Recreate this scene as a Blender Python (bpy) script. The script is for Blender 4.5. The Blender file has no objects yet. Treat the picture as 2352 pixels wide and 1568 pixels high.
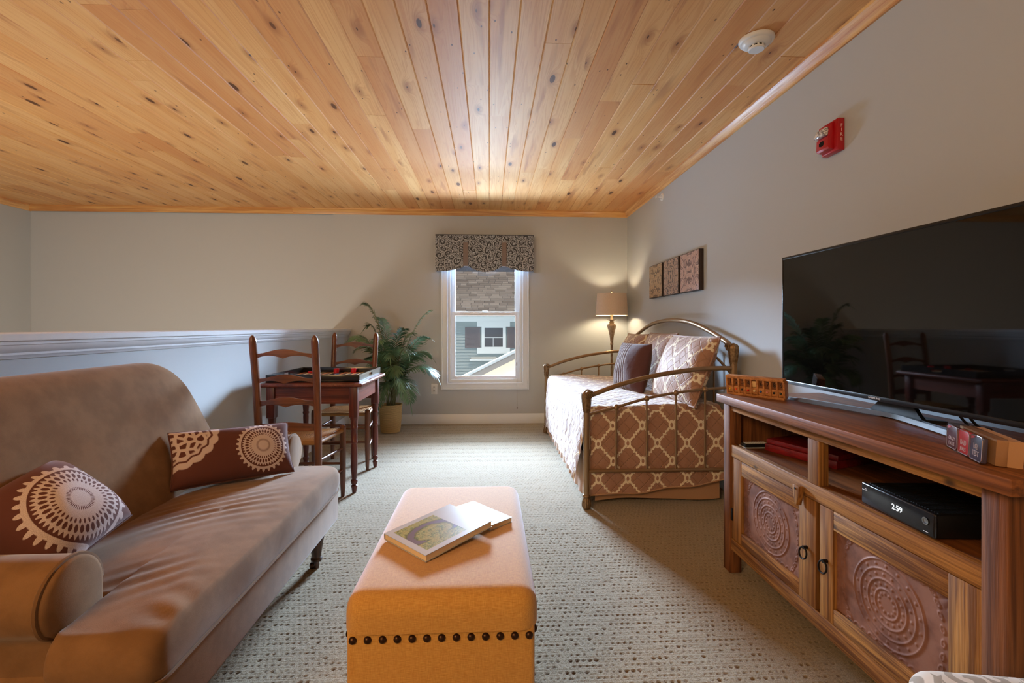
import bpy, bmesh, math, random
import numpy as np
from mathutils import Vector, Matrix
random.seed(7); np.random.seed(7)
D = bpy.data; SC = bpy.context.scene; COL = SC.collection
PI = math.pi; R = math.radians

# ------------------------------------------------------------------ camera, sky, sun, lights, exposure
cam_d = D.cameras.new('camera'); cam = D.objects.new('camera', cam_d); COL.objects.link(cam)
YAW = math.atan(52 / 1080)
cam.location = (0, 0, 1.107); cam.rotation_euler = (PI / 2, 0, -YAW)
cam_d.sensor_width = 36; cam_d.sensor_fit = 'HORIZONTAL'; cam_d.lens = 36 * 1080 / 2352
cam_d.shift_y = -(784 - 750.5) / 2352; cam_d.clip_start = 0.02; cam_d.clip_end = 300
SC.camera = cam
vs = SC.view_settings; SC.display_settings.display_device = 'sRGB'
vs.view_transform = 'Standard'; vs.look = 'None'; vs.gamma = 1; vs.use_curve_mapping = False
vs.exposure = 0.20

W = D.worlds.new('sky'); SC.world = W; W.use_nodes = True
wn = W.node_tree; wn.nodes.clear()
bg = wn.nodes.new('ShaderNodeBackground'); bg.inputs[1].default_value = 0.42
wo = wn.nodes.new('ShaderNodeOutputWorld')
bg.inputs[0].default_value = (.78, .86, 1.0, 1); wn.links.new(bg.outputs[0], wo.inputs[0])

def light(name, typ, loc, target, energy, color, size=1.0, size_y=None, spread=None):
    l = D.lights.new(name, typ); o = D.objects.new(name, l); COL.objects.link(o)
    o.location = loc; l.energy = energy; l.color = color
    if target is not None:
        o.rotation_euler = (Vector(target) - Vector(loc)).to_track_quat('-Z', 'Y').to_euler()
    if typ == 'AREA':
        l.size = size
        if size_y: l.shape = 'RECTANGLE'; l.size_y = size_y
        if spread: l.spread = spread
    elif typ == 'POINT': l.shadow_soft_size = size
    elif typ == 'SUN': l.angle = size
    return o
WARM = (1.0, 0.63, 0.30); COOL = (0.55, 0.75, 1.0)
light('sun', 'SUN', (4, -8, 18), (0, 6.0, 0), 1.5, (1, .95, .88), 0.02)
light('daylight_sky_panel', 'AREA', (0, 8.6, 3.05), (0, 5.4, 1.3), 900, COOL, 5.0, 1.6)  # unseen panel added outside, above the sight line, standing in for sky light
light('daylight_far_panel', 'AREA', (0, 12.6, 3.75), (0, 5.4, 1.6), 16500, COOL, 9.0, 2.0)  # unseen far panel added to carry daylight deeper across the floor
light('daylight_low_panel', 'AREA', (0, 6.35, 0.0), (0, 5.0, 1.05), 420, COOL, 1.8, 0.9)  # added panel below the sill, out of view, standing in for sunlit roof bounce
light('room_light', 'AREA', (-1.55, -1.15, 2.2), (0.35, 2.2, 0.45), 52, WARM, 0.9, 0.9)
light('stair_light', 'POINT', (-2.75, 2.9, 0.05), None, 78, (1.0, 0.90, 0.74), 0.22)
light('stair_ceiling_light', 'AREA', (-3.6, -0.6, 2.3), (-3.2, 4.0, 1.0), 40, (1.0, 0.90, 0.74), 1.0)

# ------------------------------------------------------------------ node helpers
def lin(c): return c / 12.92 if c <= .04045 else ((c + .055) / 1.055) ** 2.4
def rgb(r, g, b): return (lin(r / 255), lin(g / 255), lin(b / 255), 1)
CT = None
class E:
    def __init__(s, v): s.v = v
    def __add__(a, b): return M('ADD', a, b)
    __radd__ = __add__
    def __sub__(a, b): return M('SUBTRACT', a, b)
    def __rsub__(a, b): return M('SUBTRACT', b, a)
    def __mul__(a, b): return M('MULTIPLY', a, b)
    __rmul__ = __mul__
    def __truediv__(a, b): return M('DIVIDE', a, b)
    def __neg__(a): return M('MULTIPLY', a, -1.0)
def plug(x, sock):
    if isinstance(x, E): x = x.v
    if isinstance(x, (int, float)): sock.default_value = x
    elif isinstance(x, (tuple, list)): sock.default_value = x
    else: CT.links.new(x, sock)
def M(op, *a):
    n = CT.nodes.new('ShaderNodeMath'); n.operation = op
    for i, x in enumerate(a): plug(x, n.inputs[i])
    return E(n.outputs[0])
def fabs(a): return M('ABSOLUTE', a)
def sin(a): return M('SINE', a)
def cos(a): return M('COSINE', a)
def floor(a): return M('FLOOR', a)
def fract(a): return M('FRACT', a)
def mn(a, b): return M('MINIMUM', a, b)
def mx(a, b): return M('MAXIMUM', a, b)
def sqrt(a): return M('SQRT', a)
def gt(a, b): return M('GREATER_THAN', a, b)
def lt(a, b): return M('LESS_THAN', a, b)
def sat(a): return mn(mx(a, 0.0), 1.0)
def ss(a, lo, hi):
    n = CT.nodes.new('ShaderNodeMapRange'); n.interpolation_type = 'SMOOTHSTEP'
    plug(a, n.inputs[0]); n.inputs[1].default_value = lo; n.inputs[2].default_value = hi
    return E(n.outputs[0])
def band(a, c, w, s=None):
    s = s or w * .5
    return 1 - ss(fabs(a - c), w - s, w + s)
def vec(x, y, z=0.0):
    n = CT.nodes.new('ShaderNodeCombineXYZ')
    for i, q in enumerate((x, y, z)): plug(q, n.inputs[i])
    return E(n.outputs[0])
def sep(v):
    n = CT.nodes.new('ShaderNodeSeparateXYZ'); plug(v, n.inputs[0]); return [E(o) for o in n.outputs]
def coord(kind): return E(CT.nodes.new('ShaderNodeTexCoord').outputs[kind])
def orand(): return E(CT.nodes.new('ShaderNodeObjectInfo').outputs['Random'])
def noise(v, scale, detail=3.0, rough=.5, dist=0.0, color=False):
    n = CT.nodes.new('ShaderNodeTexNoise'); plug(v, n.inputs['Vector'])
    n.inputs['Scale'].default_value = scale; n.inputs['Detail'].default_value = detail
    n.inputs['Roughness'].default_value = rough; n.inputs['Distortion'].default_value = dist
    return E(n.outputs['Color' if color else 0])
def voro(v, scale, feature='F1', rnd=1.0, dims='3D'):
    n = CT.nodes.new('ShaderNodeTexVoronoi'); n.feature = feature; n.voronoi_dimensions = dims
    plug(v, n.inputs['Vector']); n.inputs['Scale'].default_value = scale
    n.inputs['Randomness'].default_value = rnd
    return n
def mix(f, a, b, mode='MIX'):
    n = CT.nodes.new('ShaderNodeMix'); n.data_type = 'RGBA'; n.blend_type = mode
    plug(f, n.inputs[0]); plug(a, n.inputs[6]); plug(b, n.inputs[7]); return E(n.outputs[2])
def bump(h, strength=.5, dist=.01, normal=None):
    n = CT.nodes.new('ShaderNodeBump'); plug(h, n.inputs['Height'])
    n.inputs['Strength'].default_value = strength; n.inputs['Distance'].default_value = dist
    if normal is not None: plug(normal, n.inputs['Normal'])
    return E(n.outputs[0])
class Mat:
    def __init__(s, name):
        global CT
        s.m = D.materials.new(name); s.m.use_nodes = True; CT = s.m.node_tree
        s.b = CT.nodes['Principled BSDF']
    def set(s, **k):
        names = dict(col='Base Color', rough='Roughness', metal='Metallic', spec='Specular IOR Level', sheen='Sheen Weight',
                     srough='Sheen Roughness', stint='Sheen Tint', coat='Coat Weight', crough='Coat Roughness', nrm='Normal',
                     trans='Transmission Weight', emi='Emission Color', emis='Emission Strength', aniso='Anisotropic', alpha='Alpha', ior='IOR')
        for a, v in k.items(): plug(v, s.b.inputs[names[a]])
        return s.m
def plain(name, col, rough=.5, **k):
    return Mat(name).set(col=col, rough=rough, **k)

# ------------------------------------------------------------------ materials
def wood_mat(name, light_c, dark_c, axis=1, scale=1.0, rough=.45, knots=.0, spec=.5, coat=0.0, rot_rand=True, tone=.35, fine=.35, bmp=.15):
    m = Mat(name); c = sep(coord('Object')); r = orand()
    order = [c[i] for i in range(3) if i != axis] + [c[axis]]
    a, b, l = order
    o = r * 41.0
    g = noise(vec(a * 26.0 + o, b * 26.0 + o, l * 1.3 + o), scale, 4, .6, 1.2)
    f = noise(vec(a * 150.0 + o, b * 150.0, l * 4.0 + o), scale, 3, .6)
    big = noise(vec(a * 5.0 + o, b * 5.0, l * 1.2), scale, 2)
    h = ss(g, .37, .63) * .65 + ss(f, .33, .67) * fine
    col = mix(h, light_c, dark_c)
    col = mix(ss(big, .45, .72) * tone, col, dark_c)
    col = mix((r - .5) * .0 + fabs(r - .5) * .7 * tone, col, light_c)
    if knots:
        k = voro(vec(a * 9.0 + o, b * 9.0, l * 5.0 + o), scale)
        col = mix((1 - ss(E(k.outputs['Distance']), .04, .13)) * knots, col, (.02, .012, .008, 1))
    return m.set(col=col, rough=rough, spec=spec, coat=coat, nrm=bump(h, bmp, .004))

def pine_mat(name, light_c, mid_c, red_c):
    m = Mat(name); x, y, z = sep(coord('Object')); r = orand()
    r2 = fract(r * 7.31); r3 = fract(r * 13.7); o = r * 53.0
    kv = voro(vec(x * 8.0 + o, y * 2.7 + r2 * 40.0, 0.0), 1.0, dims='2D', rnd=1.0)
    kd = E(kv.outputs['Distance']); kc = sep(E(kv.outputs['Color']))
    kr = .02 + .17 * kc[0] * kc[0] * kc[0]
    has = gt(kc[1], .60)
    near = (1 - ss(kd, .0, .42)) * has
    g = noise(vec(x * 18.0 + near * .9 + o, y * .55 + r2 * 9.0, o), 1.0, 3, .5, .8)
    rings = fract(g * 9.0)
    ring = ss(rings, .35, .95) * (1 - ss(rings, .95, 1.0))
    f = noise(vec(x * 160.0 + o, y * 3.0, o), 1.0, 3, .6)
    col = mix(ss(noise(vec(x * 7.0 + o, y * .8 + o, 0.0), 1.0, 2), .35, .7), light_c, mid_c)
    col = mix(ss(r3, .45, 1.0) * .55, col, red_c)
    col = mix(ring * .38 + (f - .5) * .30, col, red_c)
    col = mix(ss(noise(vec(x * 12.0 + o * 2.0, y * 1.1 + o, 3.0), 1.0, 2), .60, .74) * .5, col, (red_c[0] * .62, red_c[1] * .48, red_c[2] * .5, 1))
    pv = voro(vec(x * 26.0 + o * 1.7, y * 13.0 + r3 * 40.0, 0.0), 1.0, dims='2D'); pc = sep(E(pv.outputs['Color']))
    pin = (1 - ss(E(pv.outputs['Distance']), .06, .13)) * gt(pc[0], .955)
    halo = (1 - ss(kd, .03, .30)) * has
    col = mix(halo * .55, col, (red_c[0] * .55, red_c[1] * .42, red_c[2] * .4, 1))
    kn = mx((1 - ss(kd - kr * .6, .0, .03)) * has, pin)
    col = mix(kn * (.75 + .25 * kc[2]), col, (.085, .026, .008, 1))
    return m.set(col=col, rough=.50, spec=.35, nrm=bump(ring * .4 + f * .4 - kn * .5, .10, .003))

def fabric(name, base, base2=None, uv='Object', weave=900.0, rough=.9, sheen=.4, srough=.4, stint=(1, 1, 1, 1), wv=.25, blot=0.0, bs=5.0, spec=.3):
    m = Mat(name); p = coord(uv); x, y, z = sep(p)
    n1 = noise(p, weave, 2, .6)
    col = base
    if base2 is not None:
        col = mix(ss(noise(p, bs, 4, .6), .32, .68), base, base2)
    col = mix((n1 - .35) * wv, col, (base[0] * .35, base[1] * .33, base[2] * .3, 1))
    return m.set(col=col, rough=rough, sheen=sheen, srough=srough, stint=stint, spec=spec, nrm=bump(n1, .25, .001))

m_wall = Mat('wall_paint'); p = coord('Object')
m_wall = m_wall.set(col=mix(noise(p, 1.3, 2) * .10, rgb(188, 192, 196), rgb(181, 185, 188)), rough=.62, spec=.25, nrm=bump(noise(p, 260, 2), .08, .001))
m_trim = plain('white_trim_paint', rgb(222, 228, 236), .32, spec=.5)
m_pine = pine_mat('pine_plank', rgb(236, 188, 128), rgb(227, 168, 104), rgb(205, 132, 78))
m_pinetrim = wood_mat('pine_moulding', rgb(236, 192, 128), rgb(190, 116, 60), 1, 1.0, .30, spec=.5, tone=.2)
m_pinetrimx = wood_mat('pine_moulding_x', rgb(228, 178, 108), rgb(188, 118, 58), 0, 1.0, .30, spec=.5, tone=.2)
def carpet_mat():
    m = Mat('loop_carpet'); p = coord('Object'); x, y, z = sep(p)
    f = noise(p, 330, 3, .7); g = noise(p, 90, 2, .6)
    col = mix(ss(f, .3, .72), rgb(166, 151, 124), rgb(122, 103, 74))
    col = mix(ss(-z, .0015, .006) * .55, col, rgb(80, 60, 42))  # shade of the dimples put into the colour, darker with pit depth
    col = mix(ss(noise(p, 1.7, 2), .4, .7) * .12, col, rgb(150, 130, 98))
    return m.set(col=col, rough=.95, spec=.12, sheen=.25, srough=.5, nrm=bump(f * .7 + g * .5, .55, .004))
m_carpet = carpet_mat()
m_velvet = fabric('tan_velvet', rgb(138, 103, 70), rgb(124, 91, 60), weave=480, spec=.12, sheen=.34, srough=.38, stint=rgb(225, 222, 220), wv=.30, bs=11.0, rough=.85)
m_piping = fabric('tan_velvet_piping', rgb(118, 86, 56), None, weave=700, sheen=.15)
m_linen = Mat('mustard_linen'); p = coord('Object'); x, y, z = sep(p)
lw = noise(vec(x * 60.0, y * 900.0, z * 900.0), 1.0, 2, .6) * .6 + noise(vec(x * 900.0, y * 60.0, z * 60.0), 1.0, 2, .6) * .4
m_linen = m_linen.set(col=mix(ss(lw, .3, .7), rgb(216, 166, 84), rgb(184, 128, 54)), rough=.85, spec=.3, sheen=.85, srough=.45, stint=rgb(240, 232, 235), nrm=bump(lw, .3, .001))
m_bronze = plain('dark_bronze', rgb(70, 48, 34), .38, metal=.85)
m_darkwood = wood_mat('dark_turned_wood', rgb(92, 62, 46), rgb(46, 28, 20), 2, 1.0, .32)
m_cherry = wood_mat('cherry_chair_wood_z', rgb(122, 70, 38), rgb(72, 36, 19), 2, 1.0, .36, knots=.0)
m_cherryx = wood_mat('cherry_chair_wood_x', rgb(122, 70, 38), rgb(72, 36, 19), 0, 1.0, .36)
m_cherryy = wood_mat('cherry_chair_wood_y', rgb(122, 70, 38), rgb(72, 36, 19), 1, 1.0, .36)
m_tablex = wood_mat('mahogany_table_x', rgb(128, 60, 40), rgb(72, 26, 20), 0, 1.0, .36)
m_tabley = wood_mat('mahogany_table_y', rgb(128, 62, 42), rgb(78, 30, 22), 1, 1.0, .36)
m_tablez = wood_mat('mahogany_table_z', rgb(112, 48, 34), rgb(62, 22, 18), 2, 1.0, .36)
def rush_mat():
    m = Mat('woven_rush'); x, y, z = sep(coord('UV'))
    d = mx(fabs(x), fabs(y) * 1.0)
    st = fabs(fract(d * 15.0 + noise(vec(x, y, 0.0), 9.0, 2) * .6) - .5) * 2.0
    n = noise(vec(x * 8.0, y * 8.0, 0.0), 4.0, 3, .6)
    col = mix(ss(st, .15, .8), rgb(96, 58, 24), rgb(204, 148, 80))
    col = mix(ss(n, .5, .75) * .35, col, rgb(226, 190, 130))
    return m.set(col=col, rough=.6, spec=.35, nrm=bump(st, .6, .004))
m_rush = rush_mat()
m_black = plain('black_lacquer', rgb(26, 24, 24), .22, spec=.5)
m_blackp = plain('black_plastic', rgb(16, 16, 17), .42)
m_gloss = plain('glossy_black_screen', (.0022, .002, .002, 1), .03, spec=.6)
m_red = plain('red_plastic', rgb(206, 20, 36), .3)
m_redwood = wood_mat('red_stained_wood', rgb(150, 34, 36), rgb(88, 14, 18), 1, 1.0, .3)
m_chrome = plain('brushed_chrome', rgb(150, 150, 152), .22, metal=1.0)
m_iron = plain('antique_brass_iron', rgb(150, 122, 90), .36, metal=.6)
m_cast = Mat('cast_antique_brass'); p = coord('Object')
m_cast = m_cast.set(col=mix(ss(noise(p, 60, 3), .35, .65), rgb(146, 118, 84), rgb(112, 86, 58)), rough=.42, metal=.6)
m_ring = plain('black_iron', rgb(44, 38, 34), .35, metal=.8)
m_white = plain('white_plastic', rgb(228, 231, 234), .4)
m_dark = plain('dark_gap', rgb(14, 12, 11), .8)
m_paper = plain('page_edges', rgb(222, 196, 150), .8)
m_cabs = {}
for ax in range(3):
    m_cabs[ax] = wood_mat('rustic_pine_%d' % ax, rgb(186, 131, 66), rgb(98, 58, 26), ax, 1.1, .62, knots=.85, tone=.6, fine=.6, bmp=.14, spec=.3)
m_cabtop = wood_mat('rustic_top', rgb(154, 94, 48), rgb(70, 36, 18), 1, .9, .48, knots=.35, tone=.7, fine=.35, bmp=.12, spec=.4)
m_cableg = wood_mat('rustic_leg', rgb(144, 90, 50), rgb(70, 38, 20), 2, 1.2, .62, knots=.5, tone=.6, fine=.4, bmp=.18, spec=.3)
m_cabdark = wood_mat('rustic_inside', rgb(128, 82, 46), rgb(72, 42, 24), 1, 1.0, .6, tone=.5)
m_copper = Mat('embossed_copper'); p = coord('Object')
m_copper = m_copper.set(col=mix(ss(noise(p, 14, 4, .6), .35, .7), rgb(146, 100, 80), rgb(110, 70, 56)), rough=.55, metal=.2, spec=.4)
m_soil = plain('dark_potting_moss', rgb(40, 28, 20), .95)
m_brown = fabric('dark_brown_cotton', rgb(92, 54, 46), None, weave=800, sheen=.5, srough=.4, stint=rgb(220, 190, 180))
m_skirt = fabric('taupe_bed_skirt', rgb(178, 138, 104), None, weave=700, sheen=.3)
m_mattress = plain('mattress_ticking', rgb(220, 214, 204), .9)
m_shade = Mat('linen_lamp_shade'); p = coord('Object'); x, y, z = sep(p)
th = M('ARCTAN2', y, x)
sn = noise(vec(th * 30.0, z * 400.0, 0.0), 1.0, 2) * .5 + noise(vec(th * 160.0, z * 40.0, 0.0), 1.0, 2) * .5
m_shade.b.inputs['Roughness'].default_value = .9
tr = CT.nodes.new('ShaderNodeBsdfTranslucent'); tr.inputs[0].default_value = rgb(226, 196, 160)
plug(mix(ss(sn, .3, .7), rgb(224, 208, 190), rgb(196, 178, 160)), m_shade.b.inputs['Base Color'])
ms = CT.nodes.new('ShaderNodeMixShader'); ms.inputs[0].default_value = .10
CT.links.new(m_shade.b.outputs[0], ms.inputs[1]); CT.links.new(tr.outputs[0], ms.inputs[2])
CT.links.new(ms.outputs[0], CT.nodes['Material Output'].inputs[0]); m_shade = m_shade.m
m_bulb = Mat('lit_bulb').set(col=(1, .9, .7, 1), emi=(1, .80, .50, 1), emis=240.0)
m_lit = Mat('lit_digits').set(col=(0, 0, 0, 1), emi=(.9, .95, 1, 1), emis=1.6)
m_lampmetal = Mat('pewter_lamp_metal'); p = coord('Object')
m_lampmetal = m_lampmetal.set(col=mix(ss(noise(p, 40, 3), .35, .65), rgb(186, 162, 132), rgb(156, 132, 104)), rough=.42, metal=.5)
m_cream = plain('ivory_candle_sleeve', rgb(240, 222, 184), .5)
def glass_mat(name, refl=.9, tint=(1, 1, 1, 1)):
    m = Mat(name); t = CT.nodes.new('ShaderNodeBsdfTransparent'); t.inputs[0].default_value = tint
    g = CT.nodes.new('ShaderNodeBsdfGlossy'); g.inputs['Roughness'].default_value = .02
    fr = CT.nodes.new('ShaderNodeFresnel'); fr.inputs[0].default_value = 1.45
    x = CT.nodes.new('ShaderNodeMixShader'); plug(E(fr.outputs[0]) * refl, x.inputs[0])
    CT.links.new(t.outputs[0], x.inputs[1]); CT.links.new(g.outputs[0], x.inputs[2])
    CT.links.new(x.outputs[0], CT.nodes['Material Output'].inputs[0]); CT.nodes.remove(m.b); return m.m
m_glass = glass_mat('window_glass', .22); m_clear = glass_mat('clear_plastic', .6, (.93, .92, .91, 1))

def quilt_mat():
    m = Mat('trellis_quilt'); x, y, z = sep(coord('UV'))
    wx = noise(vec(x * 3.0, y * 3.0, 0.0), 1.0, 2) * .03
    u = x / .093; v = (y + wx * .3) / .109
    a = fabs(fract(u * .5) * 2.0 - 1.0); b = fabs(fract(v * .5) * 2.0 - 1.0)
    q = a - b
    zig = (fabs(fract(q * 3.2 + .25) - .5) - .25) * .30 * (1 - ss(fabs(q), .30, .42))
    e1 = sqrt((1 - a) * (1 - a) / .0225 + b * b / .04); e2 = sqrt(a * a / .0225 + (1 - b) * (1 - b) / .04)
    d1 = fabs(a + b - 1.0 + zig) + lt(mn(e1, e2), .9) * 1.0; d2 = fabs(e1 - 1.0) * .24; d3 = fabs(e2 - 1.0) * .24
    d = mn(d1, mn(d2, d3))
    line = 1 - ss(d, .078, .108)
    # diagonal quilting
    k = .085
    s1 = fabs(fract((x + y) / k) - .5) * 2.0; s2 = fabs(fract((x - y) / k) - .5) * 2.0
    st = mx(ss(s1, .86, 1.0), ss(s2, .86, 1.0))
    puck = noise(vec(x * 40.0, y * 14.0, 0.0), 1.0, 3, .6)
    base = mix(ss(noise(vec(x, y, 0.0), 420, 2), .3, .7), rgb(172, 130, 104), rgb(150, 110, 86))
    col = mix(line, base, rgb(232, 216, 186))
    return m.set(col=col, rough=.62, spec=.26, sheen=.6, srough=.4, nrm=bump(puck * .6 - st * .6, .5, .012))
m_quilt = quilt_mat()

def medallion_mat(name, cx, cy, RR, corner=None):
    m = Mat(name); x, y, z = sep(coord('UV'))
    tan = mix(ss(noise(vec(x, y, 0.0), 700, 2, .6), .3, .7), rgb(216, 200, 196), rgb(178, 158, 152))
    def med(px, py):
        r = sqrt(px * px + py * py) / RR; t = M('ARCTAN2', py, px) / (2 * PI)
        a32 = fract(t * 36.0) - .5; b32 = fract(t * 36.0 + .5) - .5
        def hole(aa, rc, rw, aw): return 1 - ss(sqrt(((r - rc) / rw) * ((r - rc) / rw) + (aa / aw) * (aa / aw)), .85, 1.1)
        holes = mx(hole(a32, .74, .085, .34), hole(b32, .58, .055, .24))
        ticks = band(r, .28, .045) * gt(sin(t * (2 * PI * 44)), .1)
        ins = mx(holes, ticks)
        scal = .90 + .045 * sin(t * (2 * PI * 48)); inner = 1 - ss(r - scal, -.006, .012)
        o1 = ss(r, .985, 1.0) * (1 - ss(r, 1.08, 1.1))
        kn = ss(r, 1.07, 1.08) * (1 - ss(r - .11 * sqrt(mx(sin(t * (2 * PI * 30)) + .15, 0.0)), 1.075, 1.095))
        return mx(inner * (1 - ins), mx(o1, kn))
    pat = med(x - cx, y - cy)
    for (ex, ey, er) in (corner or []):
        dx = x - ex; dy = y - ey; r = sqrt(dx * dx + dy * dy) / er; t = M('ARCTAN2', dy, dx)
        edge = 1 - ss(r - .05 * fabs(sin(t * 11.0)), .93, .96)
        vn = voro(vec(x, y, 0.0), 34.0, 'DISTANCE_TO_EDGE', .8, '2D'); fil = 1 - ss(E(vn.outputs['Distance']), .16, .24)
        zz = band(r - .10 * fabs(fract(t * 3.2) - .5), .80, .022)
        pat = mx(pat, edge * mx(fil, ss(r, .72, .78)) * (1 - zz))
    col = mix(pat, rgb(92, 52, 44), tan)
    return m.set(col=col, rough=.85, sheen=.35, srough=.4, stint=rgb(220, 200, 200), spec=.25, nrm=bump(pat * .6 + noise(vec(x, y, 0.0), 700, 2) * .4, .35, .002))

def paisley_mat():
    m = Mat('paisley_valance'); x, y, z = sep(coord('UV'))
    w = noise(vec(x, y, 0.0), 9.0, 2, .5, 0.0, True); wx, wy, wz = sep(w)
    px = x + (wx - .5) * .05; py = y + (wy - .5) * .05
    n = voro(vec(px, py, 0.0), 12.5, 'F1', .9, '2D'); c = sep(E(n.outputs['Position'])); d = E(n.outputs['Distance'])
    cx, cy = c[0], c[1]
    dx = px - cx; dy = py - cy; r = sqrt(dx * dx + dy * dy)
    t = M('ARCTAN2', dy, dx)
    hand = gt(sep(E(n.outputs['Color']))[0], .5) * 2.0 - 1.0
    ph = t * hand + r * 150.0
    s = sin(ph); s2 = sin(ph * 1.0 + 1.2)
    ed = voro(vec(px, py, 0.0), 12.5, 'DISTANCE_TO_EDGE', .9, '2D'); e = E(ed.outputs['Distance'])
    small = voro(vec(px, py, 0.0), 46.0, 'F1', .9, '2D'); sd = E(small.outputs['Distance'])
    dots = 1 - ss(sd, .2, .3)
    v = noise(vec(px, py, 0.0), 55.0, 3, .6)
    base = mix(ss(v, .40, .60), rgb(176, 182, 194), rgb(100, 104, 114))
    black = mx(ss(s, .30, .5), mx(ss(dots, .4, .6) * ss(e, .0, .10), band(e, .10, .035)))
    cream = mx(band(s, .0, .18), band(e, .035, .014))
    col = mix(black * .82, base, rgb(30, 27, 27)); col = mix(cream * .8, col, rgb(210, 214, 222))
    return m.set(col=col, rough=.8, sheen=.2, spec=.3)
m_paisley = paisley_mat()
m_bandf = fabric('taupe_band', rgb(134, 120, 116), None, weave=700, sheen=.3)

def damask_mat(name, base, lines, sc=16.0):
    m = Mat(name); x, y, z = sep(coord('UV'))
    w = noise(vec(x, y, 0.0), sc * .5, 2, .5, 0.0, True); wx, wy, wz = sep(w)
    px = x + (wx - .5) * 1.2 / sc; py = y + (wy - .5) * 1.2 / sc
    n = voro(vec(px, py, 0.0), sc, 'F1', .8, '2D'); c = sep(E(n.outputs['Position'])); cx, cy = c[0], c[1]
    dx = px - cx; dy = py - cy; r = sqrt(dx * dx + dy * dy); t = M('ARCTAN2', dy, dx)
    s = sin(t * 1.0 + r * sc * 13.0)
    return m.set(col=mix(ss(s, -.1, .3), base, lines), rough=.75, spec=.3, sheen=.2, nrm=bump(s, .15, .002))
m_damask = damask_mat('silver_damask', rgb(216, 206, 192), rgb(160, 148, 132))

def art_mat(name, c1, c2, c3, fr, seed):
    m = Mat(name); x, y, z = sep(coord('UV'))
    a = fabs(x); b = fabs(y)
    w = noise(vec(a + seed, b + seed * 2.0, seed), 11.0, 3, .55)
    r = sqrt(x * x + y * y); t = M('ARCTAN2', b, a)
    s = sin(w * fr + r * 70.0); q = sin(t * 8.0 + r * 60.0 + w * 8.0)
    col = mix(ss(s, -.1, .2), c1, c2)
    col = mix(band(s, .0, .30) * .8, col, c3)
    col = mix(band(q, .0, .12) * .6, col, c2)
    col = mix(ss(noise(vec(x, y, seed), 14, 4), .4, .7) * .35, col, c1)
    return m.set(col=col, rough=.35, spec=.5, nrm=bump(s, .25, .003))

def basket_mat():
    m = Mat('seagrass_basket'); x, y, z = sep(coord('Object')); t = M('ARCTAN2', y + 0.0, x)
    rw = z * 95.0; row = floor(rw)
    s = fabs(fract(rw) - .5) * 2.0
    tw = noise(vec(t * 9.0 + row * 7.0, row * 3.0, 0.0), 3.0, 2)
    col = mix(ss(s, .5, 1.0), rgb(216, 184, 128), rgb(138, 104, 60)); col = mix(ss(tw, .4, .7) * .5, col, rgb(176, 140, 86))
    return m.set(col=col, rough=.8, spec=.3, nrm=bump((1 - s) + tw * .5, .7, .006))
m_basket = basket_mat()
def leaf_mat():
    m = Mat('palm_leaf'); p = coord('Object')
    col = mix(ss(noise(p, 6, 3), .35, .65), rgb(108, 146, 110), rgb(60, 100, 76))
    col = mix(ss(noise(p, 2.2, 2), .58, .75) * .5, col, rgb(96, 84, 52))
    return m.set(col=col, rough=.40, spec=.55)
m_leaf = leaf_mat(); m_stem = plain('palm_stem', rgb(104, 104, 66), .5)
def book_mat():
    m = Mat('aerial_forest_cover'); x, y, z = sep(coord('UV'))
    white = rgb(196, 190, 187)
    n = voro(vec(x, y, 0.0), 46.0, 'F1', 1.0, '2D'); d = E(n.outputs['Distance']); cc = sep(E(n.outputs['Color']))
    tree = mix(cc[0], rgb(186, 174, 104), rgb(128, 136, 84)); tree = mix(ss(d, .35, .75) * .6, tree, rgb(60, 62, 40))
    tree = mix(ss(noise(vec(x, y, 0.0), 9, 2), .45, .6) * .6, tree, rgb(178, 160, 92))
    # loop of river
    px = (x - .55) / .27; py = (y - .40) / .30
    r = sqrt(px * px + py * py) + (noise(vec(x, y, 0.0), 8, 2) - .5) * .25
    riv = band(r, 1.0, .15, .03) * lt(px, .55)
    bank = band(r, 1.0, .24, .04) * lt(px, .6)
    img = mix(bank * .6, tree, rgb(50, 50, 38)); img = mix(riv, img, rgb(120, 100, 106))
    ins = gt(x, .10) * lt(x, .90) * gt(y, .08) * lt(y, .66)
    return m.set(col=mix(ins, white, img), rough=.22, spec=.5)
m_book = book_mat(); m_cover = plain('white_gloss_cover', rgb(180, 178, 178), .5, spec=.25)
m_grey_ink = plain('pale_grey_ink', rgb(196, 190, 190), .4)
# ------------------------------------------------------------------ mesh helpers
def link(o, parent=None, pm=None):
    COL.objects.link(o)
    if parent is not None:
        o.parent = parent
        if pm is not None: o.matrix_parent_inverse = pm
    return o
WM = {}
def thing(name, label, cat, loc=(0, 0, 0), rz=0.0, group=None):
    o = D.objects.new(name, None); COL.objects.link(o); o.empty_display_size = .05
    o.location = loc; o.rotation_euler = (0, 0, rz); o['label'] = label; o['category'] = cat
    if group: o['group'] = group
    WM[o] = Matrix.Translation(loc) @ Matrix.Rotation(rz, 4, 'Z'); return o
def tag(o, label, cat, group=None):
    o['label'] = label; o['category'] = cat
    if group: o['group'] = group
    return o
def put(name, me, mat, parent=None, world=True, kind=None, label=None):
    o = D.objects.new(name, me)
    if mat is not None and not me.materials: me.materials.append(mat)
    pm = WM[parent].inverted() if (parent in WM and world) else None
    link(o, parent, pm)
    if kind: o['kind'] = kind
    if label: o['label'] = label
    return o
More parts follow.
